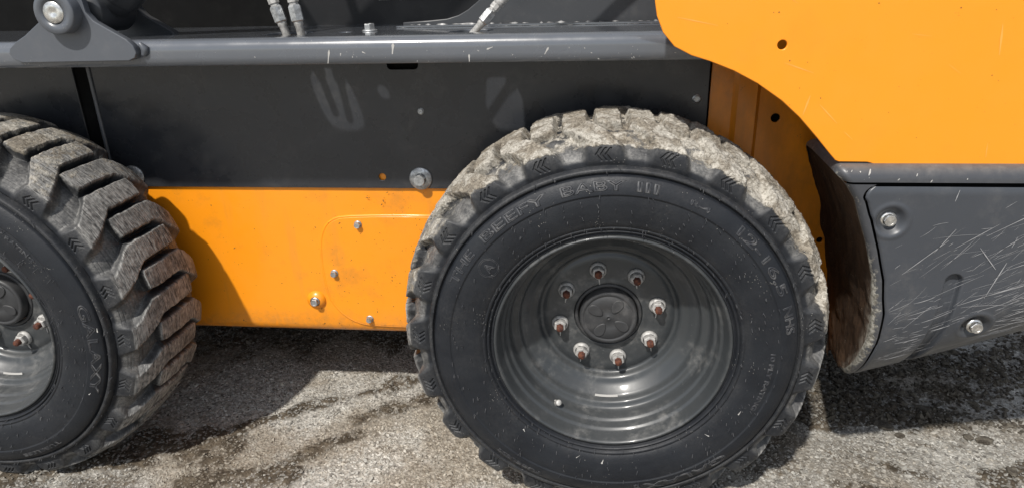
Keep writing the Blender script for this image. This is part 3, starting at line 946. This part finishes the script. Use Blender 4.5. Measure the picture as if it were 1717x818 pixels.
# surface height of the panel for scratches
def panel_y(x, z):
    zs = PR[j0:, 1] + lift(x, PR[j0:, 1])
    y = float(np.interp(-z, -zs, PR[j0:, 0]))
    return y - .0017
b = MB()
def scratch(x, z, ang, L, w, bend=0.0):
    pts = []
    for k in range(9):
        s_ = (k / 8 - .5) * L
        a = ang + bend * (k / 8 - .5)
        pts.append((x + s_ * math.cos(a), z + s_ * math.sin(a)))
    if any(p[0] < xgap(p[1]) + .006 or p[0] > .92 or p[1] > .722 or p[1] < .34 + .36 * (p[0] - .466) or min(math.hypot(p[0] - q[0], p[1] - q[1]) for q in DIM) < .027 for p in pts): return
    if min(float(seg_d(p[0], p[1], (.576, .556), (.566, .36))) for p in pts) < .014 and random.random() < .75: return
    streak(b, pts, [w * (.25 + .75 * math.sin(math.pi * (k + .6) / 9.2)) * random.uniform(.6, 1.2) for k in range(9)], panel_y, .0009)
for k in range(400):
    # most scuffs fan out from the lower left corner
    x = random.uniform(.44, .72); z = .36 + .36 * (x - .466) + abs(random.gauss(0, .12))
    lowness = 1 - min(1, (z - .36) / .3)
    ang = math.radians(random.gauss(24, 13) + (x - .5) * -25 + (1 - lowness) * 14)
    scratch(x, z, ang, random.choice([.01, .02, .03, .05, .08]) * random.uniform(.6, 1.3), random.uniform(.00012, .00042) * random.choice([.6, 1, 1, 1.5]), random.uniform(-.16, .16))
for x, z, a, L, w in [(.595, .640, 36, .075, .0006), (.660, .672, 32, .12, .0007), (.70, .60, 24, .10, .0006), (.52, .60, 45, .09, .0007), (.55, .55, 38, .12, .0006),
                      (.63, .53, 24, .09, .0008), (.68, .55, 22, .12, .0007), (.49, .56, 42, .06, .0007), (.51, .50, 30, .10, .0008), (.62, .60, -50, .05, .0008), (.64, .56, 72, .07, .0009),
                      (.655, .63, 75, .02, .0006), (.55, .71, 80, .02, .0007), (.68, .48, 18, .08, .001), (.60, .46, 18, .05, .0014), (.47, .695, 50, .03, .0006),
                      (.75, .62, 30, .10, .0006), (.76, .55, 22, .12, .0006), (.72, .66, 33, .14, .0006)]:
    scratch(x, z, math.radians(a), L, w)
b.build('scratches', 'scratch', bump_root, kind='stuff')
# splashes on the top lip of the bumper
b = MB()
for k in range(26):
    x = random.uniform(.37, .9); z = random.uniform(.733, .742) if random.random() < .6 else random.uniform(.739, .753)
    r_ = random.uniform(.0004, .0018) * random.choice([.5, 1, 1]); l = random.uniform(.7, 3.0)
    yy = .018 - math.sqrt(max(.024 ** 2 - max(0, z - .733) ** 2, 0)) - .0005
    a = random.uniform(-1.2, 1.2)
    def yl(x_, z_): return .018 - math.sqrt(max(.024 ** 2 - max(0, z_ - .733) ** 2, 1e-6)) - .0008
    streak(b, [(x - r_ * l * math.sin(a), min(.754, z + r_ * l)), (x, z), (x + r_ * l * math.sin(a), z - r_ * l * .8)], [r_ * .5, r_, r_ * .25], yl)
b.build('pale_splashes', 'splat', bump_root, kind='stuff')

# ================================================================== WHEELS
AX = 0.405
PITCHN = 21
LUGT = [0, 1, 2, 3, 4, 5, 6, 7, 8]
LUG = np.array([(.3500, .0100), (.3592, .0078), (.3740, .0088), (.3850, .0118), (.3912, .0168), (.3955, .0240), (.4052, .0470), (.4148, .0900), (.4180, .1340)])
VAL = np.array([(.3500, .0115), (.3585, .0128), (.3670, .0178), (.3742, .0260), (.3790, .0345), (.3820, .0425), (.3868, .0640), (.3908, .0980), (.3920, .1340)])
YC = .134
def cat(P, n):
    """dense Catmull-Rom through the control points, n samples per span (list)"""
    out = []
    Q = np.vstack([2 * P[0] - P[1], P, 2 * P[-1] - P[-2]])
    for i in range(len(P) - 1):
        p0, p1, p2, p3 = Q[i:i + 4]
        for k in range(n[i]):
            s = k / n[i]
            out.append(.5 * ((2 * p1) + (-p0 + p2) * s + (2 * p0 - 5 * p1 + 4 * p2 - p3) * s * s + (-p0 + 3 * p1 - 3 * p2 + p3) * s ** 3))
    out.append(P[-1]); return np.array(out)
NS = [9, 16, 12, 6, 6, 10, 22, 22]
lug_h, val_h = cat(LUG, NS), cat(VAL, NS)
tpar = np.concatenate([np.linspace(i, i + 1, n, endpoint=False) for i, n in enumerate(NS)] + [[8.0]])
def mirror(P): Q = P[::-1][1:].copy(); Q[:, 1] = 2 * YC - Q[:, 1]; return Q
LUGP = np.vstack([lug_h, mirror(lug_h)]); VALP = np.vstack([val_h, mirror(val_h)])
TP = np.r_[tpar, 16 - tpar[::-1][1:]]
ARC = np.r_[0, np.cumsum(np.hypot(*np.diff(LUGP, axis=0).T))]

def lug_dist(th_deg, y, tp, c):
    """signed distance (m) inside the near-side lug with chevron angle c (deg)"""
    rel = (th_deg - c + 180) % 360 - 180
    yy = np.clip(y, .018, None)
    lead = np.interp(yy, [.018, .070, .30], [4.7, 10.45, 10.45])
    trail = np.interp(yy, [.018, .092, .30], [-4.6, 3.1, 3.1])
    f = np.clip((4.2 - tp) / 4.2, 0, 1)
    lead = lead + 0.9 * f; trail = trail - 2.6 * f ** 1.2
    k = math.radians(1) * .395
    slant = np.where((y > .018) & (y < .09), .80, 1.0)
    d = np.minimum((lead - rel), (rel - trail)) * k * slant
    # chamfered inner end
    dend = .201 - y - .25 * np.maximum(0, (np.abs(rel - 6.8) - 1.5)) * k
    return np.minimum(d, dend), rel

def chevron(rel, r):
    """depth mask of the three incised arrows on the shoulder"""
    a = rel * math.radians(1) * .374; q = r - .3700
    m = np.zeros_like(a)
    for k in (-1, 0, 1):
        ap = a - k * .0085 - .0045
        # apex toward +theta
        d = np.abs((ap + np.abs(q) * .80) * .78)
        m = np.maximum(m, (1 - sstep(.0009, .0019, d)) * (np.abs(q) < .0118))
    return m

def make_wheel(name, cx, tyre_phase, bolt_phase, muddy, mat, seed):
    root = empty(name, (0, 0, 0)); child(root)
    root.matrix_parent_inverse = Matrix.Translation((0.6, -0.7, 0))
    root.location = (cx, 0, AX)
    NTH = PITCHN * 84
    th = np.arange(NTH) / NTH * 360.0
    m = len(LUGP)
    TH = np.repeat(th[:, None], m, 1)
    tp = np.repeat(TP[None], NTH, 0)
    yl = np.repeat(LUGP[None, :, 1], NTH, 0); rl = np.repeat(LUGP[None, :, 0], NTH, 0)
    yv = np.repeat(VALP[None, :, 1], NTH, 0); rv = np.repeat(VALP[None, :, 0], NTH, 0)
    ca = np.cos(np.radians(TH)); sa = np.sin(np.radians(TH))
    pit = 360.0 / PITCHN
    kn = np.round((TH - tyre_phase) / pit)          # candidates around
    best = np.full(TH.shape, -1.0); lid = np.zeros(TH.shape, int); relb = np.zeros(TH.shape)
    nzn = .0022 * (fbm(TH * .5, yl * 90, seed=seed) - .5) * 2
    for side in (0, 1):
        y_ = yl if side == 0 else 2 * YC - yl
        tp_ = tp if side == 0 else 16 - tp
        off = tyre_phase if side == 0 else tyre_phase + pit * .5
        kk = np.round((TH - off) / pit)
        for dk in (-1, 0, 1):
            k = kk + dk
            d, rel = lug_dist(TH, y_, tp_, off + k * pit)
            d = np.where(tp_ > 12.8, -1, d)
            sel = d > best
            best = np.where(sel, d, best); lid = np.where(sel, ((k % PITCHN) + side * 100).astype(int), lid)
            relb = np.where(sel, rel + (1000 if side else 0), relb)
    d = best + nzn
    soft = sstep(.055, .018, np.minimum(yl, 2 * YC - yl))
    h = sstep(-.0035 - .0035 * soft, .0060 + .0045 * soft, d)
    # mud
    hard = 1.0
    if muddy:
        zone = np.interp(TH, [0, 8, 22, 45, 75, 100, 125, 150, 172, 200, 300, 345, 360], [.45, .6, .95, 1.0, .95, .85, .70, .55, .40, .15, .06, .25, .45])
        shoulder = np.interp(tp, [0, 2.3, 3.2, 4.2, 6, 16], [-.5, .12, .68, 1, 1, 1])
        shoulder = shoulder + np.interp(TH, [0, 15, 40, 70, 85, 360], [0, .22, .30, .16, 0, 0]) * (tp < 3.4)
        mud = zone * shoulder * (.62 + .45 * h) + .48 * (fbm(ca * 7, sa * 7, yl * 40, seed=seed + 3) - .5)
        mud = np.clip(mud, 0, 1)
        fill = np.interp(TH, [0, 15, 30, 75, 95, 125, 360], [.15, .5, .80, .76, .45, .22, .05]) * sstep(.020, .05, yl)
        h = np.maximum(h, fill * (.35 + .8 * fbm(ca * 14, sa * 14, yl * 40, seed=seed + 5)))
        lum = mud * (.0075 * (fbm(ca * 26, sa * 26, yl * 62, seed=seed + 7) - .45) + .0055 * (fbm(ca * 80, sa * 80, yl * 190, seed=seed + 8) - .5))
    else:
        mud = .27 * h * sstep(3.0, 4.5, tp) * np.interp(TH, [0, 30, 60, 110, 360], [.4, .9, 2.2, 2.2, .4]) + .30 * (fbm(ca * 8, sa * 8, yl * 40, seed=seed + 3) - .52)
        mud = np.clip(mud, 0, 1)
        lum = .0012 * (fbm(ca * 40, sa * 40, yl * 150, seed=seed + 7) - .5) * sstep(3.5, 4.6, tp)
    r = rv + (rl - rv) * h + lum
    y = yv + (yl - yv) * h
    r = r + .006 * sstep(.15, .225, yl) * sstep(16, 13, tp)
    # tiny shelves across the scoops
    shelf = np.abs(((tp * 1.6) % 1.0) - .5)
    r = r - .0011 * (1 - sstep(.02, .12, shelf)) * (1 - h) * (tp > 1.6) * (tp < 14.4)
    cm = chevron(relb, rl) * (tp < 4) * (h > .9) * (relb < 500)
    y = y + .0026 * cm; r = r - .0004 * cm
    top = sstep(.72, .98, h) * sstep(3.3, 4.0, tp) * sstep(12.7, 12.0, tp)
    scoop = (1 - h) * sstep(.8, 1.6, tp) * sstep(15.2, 14.4, tp) * np.maximum(sstep(7.2, 5.6, tp), sstep(8.8, 10.4, tp))
    edust = np.interp(tp, [0, .4, 1.5, 3, 4.2, 6, 16], [.25, .12, .22, .55, .9, .3, .3]) * (.35 + .65 * h)
    V = np.stack([r * ca, y, r * sa], -1)
    # smooth vertex normals of the whole skin, shared by carcass and lugs
    du = np.roll(V, -1, 0) - np.roll(V, 1, 0)
    dv = np.empty_like(V); dv[:, 1:-1] = V[:, 2:] - V[:, :-2]; dv[:, 0] = V[:, 1] - V[:, 0]; dv[:, -1] = V[:, -1] - V[:, -2]
    N = np.cross(dv, du); N /= np.linalg.norm(N, axis=-1, keepdims=True) + 1e-12
    rad = np.stack([ca, np.zeros_like(ca), sa], -1)
    if (N[:, m // 2] * rad[:, m // 2]).sum() < 0: N = -N
    F = grid_faces(NTH, m, True)
    Vf = V.reshape(-1, 3); Nf = N.reshape(-1, 3)
    # outward winding check
    f0 = F[(NTH // 3) * (m - 1) + m // 2]
    nn = np.cross(Vf[f0[1]] - Vf[f0[0]], Vf[f0[2]] - Vf[f0[0]])
    if nn @ Nf[f0[0]] < 0: F = F[:, ::-1]
    att = dict(edust=edust.ravel(), mud=mud.ravel(), lugtop=top.ravel(), scoop=scoop.ravel())
    U = np.stack([np.radians(TH) * .40, np.repeat(ARC[None], NTH, 0)], -1).reshape(-1, 2)
    hf = h.ravel()[F].mean(1); lf = lid.ravel()[F]
    base_h = sstep(-.0035, .0060, d).ravel()[F].mean(1)
    tpf = tp.ravel()[F].mean(1)
    owner = np.where((base_h > .12) & (tpf > .9) & (tpf < 15.1), lf[:, 0], -1)
    def piece(pname, faces, extra=None):
        idx = np.unique(faces); mp = np.full(len(Vf), -1); mp[idx] = np.arange(len(idx))
        v = Vf[idx]; f = mp[faces]; n_ = Nf[idx]
        if extra is not None:
            v = np.vstack([v, extra[0]]); f = np.vstack([f, extra[1] + len(idx)]); n_ = np.vstack([n_, extra[2]])
        me = mesh_np(pname, v, f, True)
        me.normals_split_custom_set_from_vertices([tuple(q) for q in n_.tolist()])
        for kx, vv in att.items():
            A = me.attributes.new(kx, 'FLOAT', 'POINT')
            val = vv[idx]
            if extra is not None: val = np.r_[val, extra[3] if kx == 'edust' else np.zeros(len(extra[0]))]
            A.data.foreach_set('value', val.astype(np.float32))
        uvl = me.uv_layers.new(name='UVMap')
        uu = U[idx]
        if extra is not None: uu = np.vstack([uu, np.stack([np.arctan2(extra[0][:, 2], extra[0][:, 0]) * .35, np.hypot(extra[0][:, 0], extra[0][:, 2])], -1)])
        li = np.empty(len(me.loops), np.int32); me.loops.foreach_get('vertex_index', li)
        uvl.data.foreach_set('uv', uu[li].astype(np.float32).ravel())
        return link(pname, me, mat, root)
    # sidewalls joined with the carcass
    SW = [(.2225, .012), (.2230, .0045), (.2245, .0020), (.2262, .0018), (.2278, .0042), (.2290, .0040), (.2302, -.0005), (.2320, -.0028), (.2338, -.0034), (.2352, -.0010), (.2362, -.0010),
          (.2376, -.0050), (.2400, -.0068), (.2424, -.0070), (.2434, -.0052), (.2444, -.0072), (.2500, -.0098), (.2620, -.0133), (.2760, -.0157), (.2900, -.0164), (.3010, -.0156),
          (.3030, -.0150), (.3042, -.0168), (.3060, -.0170), (.3160, -.0150), (.3260, -.0112), (.3330, -.0072), (.3352, -.0050), (.3362, -.0006), (.3380, .0020), (.3394, .0014),
          (.3402, -.0030), (.3420, -.0044), (.3450, -.0040), (.3474, -.0022), (.3488, .0030), (.3500, .0100)]
    SWP = []
    for i in range(len(SW) - 1):
        n = max(1, int(math.hypot(SW[i + 1][0] - SW[i][0], SW[i + 1][1] - SW[i][1]) / .004))
        for q in range(n): s = q / n; SWP.append((SW[i][0] * (1 - s) + SW[i + 1][0] * s, SW[i][1] * (1 - s) + SW[i + 1][1] * s))
    SWP.append(SW[-1]); SWP = np.array(SWP)
    nt2 = 360; a2 = np.arange(nt2) / nt2 * 2 * np.pi
    ex_v, ex_f, ex_n = [], [], []
    for side in (0, 1):
        P = SWP.copy()
        if side: P[:, 1] = 2 * YC - P[:, 1]
        X = np.stack([P[None, :, 0] * np.cos(a2)[:, None], np.repeat(P[None, :, 1], nt2, 0), P[None, :, 0] * np.sin(a2)[:, None]], -1)
        tg = np.gradient(P, axis=0); nl = np.hypot(tg[:, 0], tg[:, 1])
        nr, ny = tg[:, 1] / nl, -tg[:, 0] / nl          # rotate tangent
        if side: nr, ny = -nr, -ny
        NN = np.stack([nr[None] * np.cos(a2)[:, None], np.repeat(ny[None], nt2, 0), nr[None] * np.sin(a2)[:, None]], -1)
        f = grid_faces(nt2, len(P), True)
        q = f[0]; Xf = X.reshape(-1, 3); NNf = NN.reshape(-1, 3)
        if np.cross(Xf[q[1]] - Xf[q[0]], Xf[q[2]] - Xf[q[0]]) @ NNf[q[0]] < 0: f = f[:, ::-1]
        ex_f.append(f + sum(len(e) for e in ex_v)); ex_v.append(Xf); ex_n.append(NNf)
    extra = (np.vstack(ex_v), np.vstack(ex_f), np.vstack(ex_n), np.interp(np.hypot(np.vstack(ex_v)[:, 0], np.vstack(ex_v)[:, 2]), [.22, .23, .245, .26, .300, .306, .337, .340, .350], [.15, .05, .12, .01, .05, .0, .0, .32, .35]))
    ty = piece('tyre', F[owner < 0], extra)
    for k in np.unique(owner[owner >= 0]):
        fs = F[owner == k]
        if len(fs) > 60: piece('tread_lug', fs)

    # ---- rim
    RIM = [(.2120, .040), (.2140, .018), (.2170, .006), (.2205, .0005), (.2228, .0008), (.2236, .004), (.2232, .010)]
    prof = [(.2234, .012), (.2238, .004), (.2228, -.0004), (.2205, -.0018), (.2180, -.0006), (.2162, .0040), (.2140, .0140), (.2120, .0250), (.2104, .0290), (.2074, .0304), (.2060, .0345), (.2046, .0450), (.2030, .0490), (.1998, .0506), (.1984, .0560), (.1972, .0680),
            (.1960, .0770), (.1915, .0812), (.1870, .0822), (.1838, .0836), (.1815, .0860), (.1800, .0920), (.1780, .0975), (.1740, .1010), (.1690, .1050), (.1640, .1105), (.1590, .1150), (.1540, .1178), (.1500, .1190),
            (.1462, .1215), (.1435, .1275), (.1415, .1330), (.1380, .1352), (.1340, .1345), (.1310, .1322), (.1200, .1315), (.0860, .1315), (.0760, .1310), (.0715, .1290), (.0700, .1300), (.0695, .1450)]
    b = MB(); b.lathe([(r_, -y_) for r_, y_ in prof], (0, 0, 0), (0, -1, 0), 180)
    b.lathe([(.2120, -.05), (.2110, -.27), (.222, -.275)], (0, 0, 0), (0, -1, 0), 90)
    b.build('rim', 'rim', root)
    # hub and cap
    b = MB(); b.lathe([(.0690, -.150), (.0690, -.1310), (.0675, -.1285), (.0625, -.1280), (.0610, -.1330), (.0600, -.1400)], (0, 0, 0), (0, -1, 0), 72)
    b.build('hub', 'hub', root)
    b = MB(); b.lathe([(.0592, -.150), (.0588, -.1165), (.0570, -.1130), (.0545, -.1118), (.0510, -.1120), (.0500, -.1132), (.0480, -.1132), (.0470, -.1122), (.0250, -.1118), (.0235, -.1126), (.0040, -.1126), (.0034, -.1118), (.0030, -.1135), (.0016, -.1145), (.0001, -.1145)], (0, 0, 0), (0, -1, 0), 72)
    cap = b.build('hub_cap', 'hub', root)
    for k in range(4):
        a = math.radians(58 + 90 * k + bolt_phase - 103)
        lob = []
        for q in range(22):
            p = 2 * math.pi * q / 22
            rx = .0165 * math.cos(p); rz = (.0105 + .0028 * math.cos(p)) * math.sin(p)
            X_ = .0310 + rx
            lob.append((X_ * math.cos(a) - rz * math.sin(a), X_ * math.sin(a) + rz * math.cos(a)))
        plate('cap_lobe', lob, .1095, .1132, 'hub', root, bevel=.0016)
    # lug nuts
    for k in range(8):
        a = math.radians(bolt_phase - 45 * k)
        x_, z_ = .1016 * math.cos(a), .1016 * math.sin(a)
        b = MB()
        c_ = (x_, .1315, z_)
        b.lathe([(.0, 0), (.0172, 0), (.0174, .003), (.0160, .0065), (.0135, .0085)], c_, (0, -1, 0), 32, mi=0)
        b.lathe([(.0135, .006), (.0135, .0175), (.0118, .0200), (.0082, .0200)], c_, (0, -1, 0), 6, mi=0, smooth=False, phase=random.random())
        b.build('lug_nut', 'nut', root)
        b = MB(); b.lathe([(.0072, .012), (.0072, .0285), (.0062, .0300), (.0, .0302)], c_, (0, -1, 0), 18); b.build('wheel_stud', 'rust', root)
        b = MB(); dx = random.uniform(-.003, .007)
        b.tube([(x_ + dx * .3, .1300, z_ - .0172), (x_ + dx * .7, .1292, z_ - .0215), (x_ + dx, .1298, z_ - .026 - random.uniform(0, .006))], [.0012, .0017, .0009], 7)
        b.build('dried_drip', 'splat', root)
    # valve stem and paper label on the rim well
    a = math.radians(-121.6 + (bolt_phase - 103))
    dr = Vector((math.cos(a), 0, math.sin(a)))
    b = MB(); p = dr * .2035 + Vector((0, .058, 0)); d_ = (-dr * .9 + Vector((0, -.8, 0))).normalized()
    b.lathe([(.0085, -.004), (.0085, .002), (.0070, .004), (.0050, .005), (.0050, .013), (.0062, .0135), (.0062, .0200), (.0048, .0215), (.0, .0216)], p, d_, 18)
    b.build('valve_stem', 'nut', root)
    a0 = math.radians(-91 + (bolt_phase - 103)); V_ = []
    for k in range(7):
        aa = a0 + math.radians(k * 2.6 - 7)
        for rr, yy in ((.1772, .0955), (.1725, .0968)): V_.append((rr * math.cos(aa), yy - .0012, rr * math.sin(aa)))
    b = MB(); b.add(V_, [(2 * k, 2 * k + 1, 2 * k + 3, 2 * k + 2) for k in range(6)]); b.build('paper_label', 'splat', root)

    # ---- moulded lettering and rubber nibs on the outer sidewall
    def side_y(rr): return np.interp(rr, SWP[:, 0], SWP[:, 1])
    def arc_text(txt, rmid, size, a_start, a_end, rname='lettering', th=.0010):
        cu = bpy.data.curves.new('t', 'FONT'); cu.body = txt; cu.size = size; cu.align_x = 'LEFT'
        cu.fill_mode = 'NONE'; cu.bevel_depth = th; cu.bevel_resolution = 1; cu.resolution_u = 4
        o = bpy.data.objects.new('t', cu)
        me = bpy.data.meshes.new_from_object(o)
        bpy.data.objects.remove(o); bpy.data.curves.remove(cu)
        n = len(me.vertices); co = np.empty(n * 3, np.float32); me.vertices.foreach_get('co', co); co = co.reshape(-1, 3)
        x0, x1 = co[:, 0].min(), co[:, 0].max()
        s = (co[:, 0] - x0) / (x1 - x0)
        ang = np.radians(a_start + (a_end - a_start) * s)
        rr = rmid + (co[:, 1] - size * .34)
        yy = side_y(rr) - co[:, 2] - .0001
        me.vertices.foreach_set('co', np.stack([rr * np.cos(ang), yy, rr * np.sin(ang)], -1).astype(np.float32).ravel())
        me.flip_normals()
        me.materials.clear(); me.update()
        return link(rname, me, 'letter', root)
    T0 = tyre_phase - 93.5
    # angles run clockwise from start to end
    arc_text('THE', .3205, .0225, 156 + T0, 142.5 + T0)
    arc_text('BEEFY', .3205, .0225, 137.5 + T0, 111.5 + T0)
    arc_text('BABY', .3205, .0225, 107.5 + T0, 87 + T0)
    arc_text('III', .3205, .0225, 84 + T0, 77 + T0)
    arc_text('R-4', .3180, .012, 67 + T0, 60 + T0, th=.0006)
    arc_text('12-16.5', .3205, .0235, 49.5 + T0, 22 + T0)
    arc_text('NHS', .3205, .0225, 18 + T0, 8 + T0)
    arc_text('GALAXY', .3205, .0235, -45 + T0, -83 + T0)
    arc_text('TUBELESS', .3220, .0130, -114 + T0, -133 + T0, th=.0006)
    arc_text('10 PLY RATING', .2910, .0120, 1 + T0, -24 + T0, th=.0006)
    # octagon badge with A
    lt = arc_text('A', .2782, .024, 146.0 + T0, 141.6 + T0, 'badge')
    b = MB(); cc = math.radians(143.8 + T0)
    for rad_ in (.0185, .0160):
        pts = []
        for q in range(25):
            p = 2 * math.pi * q / 24
            k_ = rad_ * (1 / max(abs(math.cos(((p + math.pi / 8) % (math.pi / 4)) - math.pi / 8)), .92))
            rr = .2782 + k_ * math.sin(p); aa = cc - k_ * math.cos(p) / .2782
            pts.append((rr * math.cos(aa), float(side_y(rr)), rr * math.sin(aa)))
        b.tube(pts, .0005, 5)
    b.build('badge_outline', 'letter', root)
    b = MB()
    R_ = random.Random(seed)
    for k in range(430):
        aa = math.radians(R_.choice(range(0, 360, 6)) + R_.uniform(-.6, .6)) if R_.random() < .75 else R_.uniform(0, 6.283)
        rr = R_.choice([.2335, .2405, .2435, .256, .268, .279, .29, .2985, .3045, .343, .347]) + R_.uniform(-.0015, .0015)
        yy = float(side_y(rr))
        p = Vector((rr * math.cos(aa), yy, rr * math.sin(aa)))
        L = R_.uniform(.0025, .0075)
        d_ = Vector((R_.uniform(-.35, .35), -1.0, R_.uniform(-.9, .15))).normalized()
        q = p + d_ * L + Vector((R_.uniform(-.001, .001), 0, -.0012))
        b.tube([p, (p + q) / 2 + Vector((0, -.0003, .0002)), q], [.0007, .0006, .0005], 4)
    b.build('rubber_nibs', 'letter', root, kind='stuff')
    b = MB()
    for k in range(5):
        aa = R_.uniform(0, 6.283); rr = R_.uniform(.25, .335); L = R_.uniform(.003, .016); dd = R_.uniform(0, 6.283); w_ = R_.uniform(.0005, .0015)
        x0, z0 = rr * math.cos(aa), rr * math.sin(aa)
        pts_ = [(x0 + L * q * math.cos(dd), z0 + L * q * math.sin(dd)) for q in (-.5, -.2, .1, .4, .5)]
        streak(b, pts_, [w_ * .2, w_ * .5, w_ * .7, w_ * 1.3, w_ * .4], lambda x, z: float(side_y(math.hypot(x, z))), .0006)
    b.build('pale_splashes', 'splat', root, kind='stuff')
    return root

w_rear = make_wheel('wheel', 0.0, 93.5, 103.0, True, 'tyre_mud', 100)
w_rear['label'] = 'rear wheel with dried pale mud on its tread'
w_front = make_wheel('wheel', -1.3615, 93.5 + 57.0, 13.0 + 45 * 2, False, 'tyre', 200)
w_front['label'] = 'front wheel with dusty worn tread'

# ================================================================== CLODS OF EARTH
def clod(x, y, s, seed, label, sq=(1.5, .9, .55), rot=0.0):
    import bmesh
    bm = bmesh.new(); bmesh.ops.create_icosphere(bm, subdivisions=3, radius=1)
    for v in bm.verts:
        p = v.co
        n = float(fbm(np.array([p.x * 1.4 + seed]), np.array([p.y * 1.4]), np.array([p.z * 1.4]), seed=seed)[0])
        n2 = float(fbm(np.array([p.x * 4.5 + seed]), np.array([p.y * 4.5]), np.array([p.z * 4.5]), seed=seed + 2)[0])
        v.co = p * (.45 + 1.0 * n + .7 * (n2 - .5)); v.co.z = max(v.co.z, -.5) if v.co.z < .35 else .35 + (v.co.z - .35) * .5
    me = bpy.data.meshes.new('earth_clod'); bm.to_mesh(me); bm.free()
    for f_ in me.polygons: f_.use_smooth = False
    me.transform(Matrix.Rotation(rot, 4, 'Z') @ Matrix.Diagonal((s * sq[0], s * sq[1], s * sq[2], 1)))
    z = float(ground_h(np.array([x]), np.array([y]))[0])
    o = link('earth_clod', me, 'clod', loc=(x, y, z + s * sq[2] * .45))
    o['label'] = label; o['category'] = 'clod'; o['group'] = 'clods of earth on the gravel'
    return o
t = NT('dark_earth')
w = t.coord(src='World')
t.set('Base Color', t.mix(t.ramp(t.noise(w, 60, 5, 0.7), .35, .7), (0.055, 0.047, 0.038), (0.14, 0.125, 0.10)))
t.set('Roughness', .95); t.set('Specular IOR Level', .1)
t.bump(t.noise(w, 220, 5, .7), .8, .003)
M['clod'] = t.m
clod(.903, .292, .014, 1, 'flat dark clod lying alone on pale gravel at the right', rot=.2)
clod(.826, .408, .016, 2, 'long dark clod on the edge of the black rubble', (1.7, .8, .5), -.2)
clod(.690, .338, .016, 3, 'brown clod in front of the bumper corner', (1.6, 1.0, .5), -.5)
clod(.716, .300, .010, 4, 'small broken clod just below the brown one', (1.2, 1, .5), .4)
clod(.645, .405, .010, 5, 'small dark clod beside the rear tyre', (1.2, 1, .6), .9)
clod(.870, .300, .010, 6, 'small lumpy clod left of the flat lone clod', (1.2, 1, .6), .3)
clod(.900, .180, .012, 7, 'crumbly clod near the bottom right of the gravel', (1.3, 1, .5), 1.0)
# dark rubble heaped under the bumper
g2 = chips('rubble', 14000, (.42, 1.5, .33, 1.25), (0.0058, .34), 5, 'rubble_mat' if 'rubble_mat' in M else 'clod', 0.25,
           keep=lambda x, y, s, r: r.uniform(0, 1, len(x)) < s * .9, flat=.7)
g2['label'] = 'dark crumbled asphalt rubble beneath the grey bumper'; g2['category'] = 'rubble'
print('built', len(bpy.data.objects))
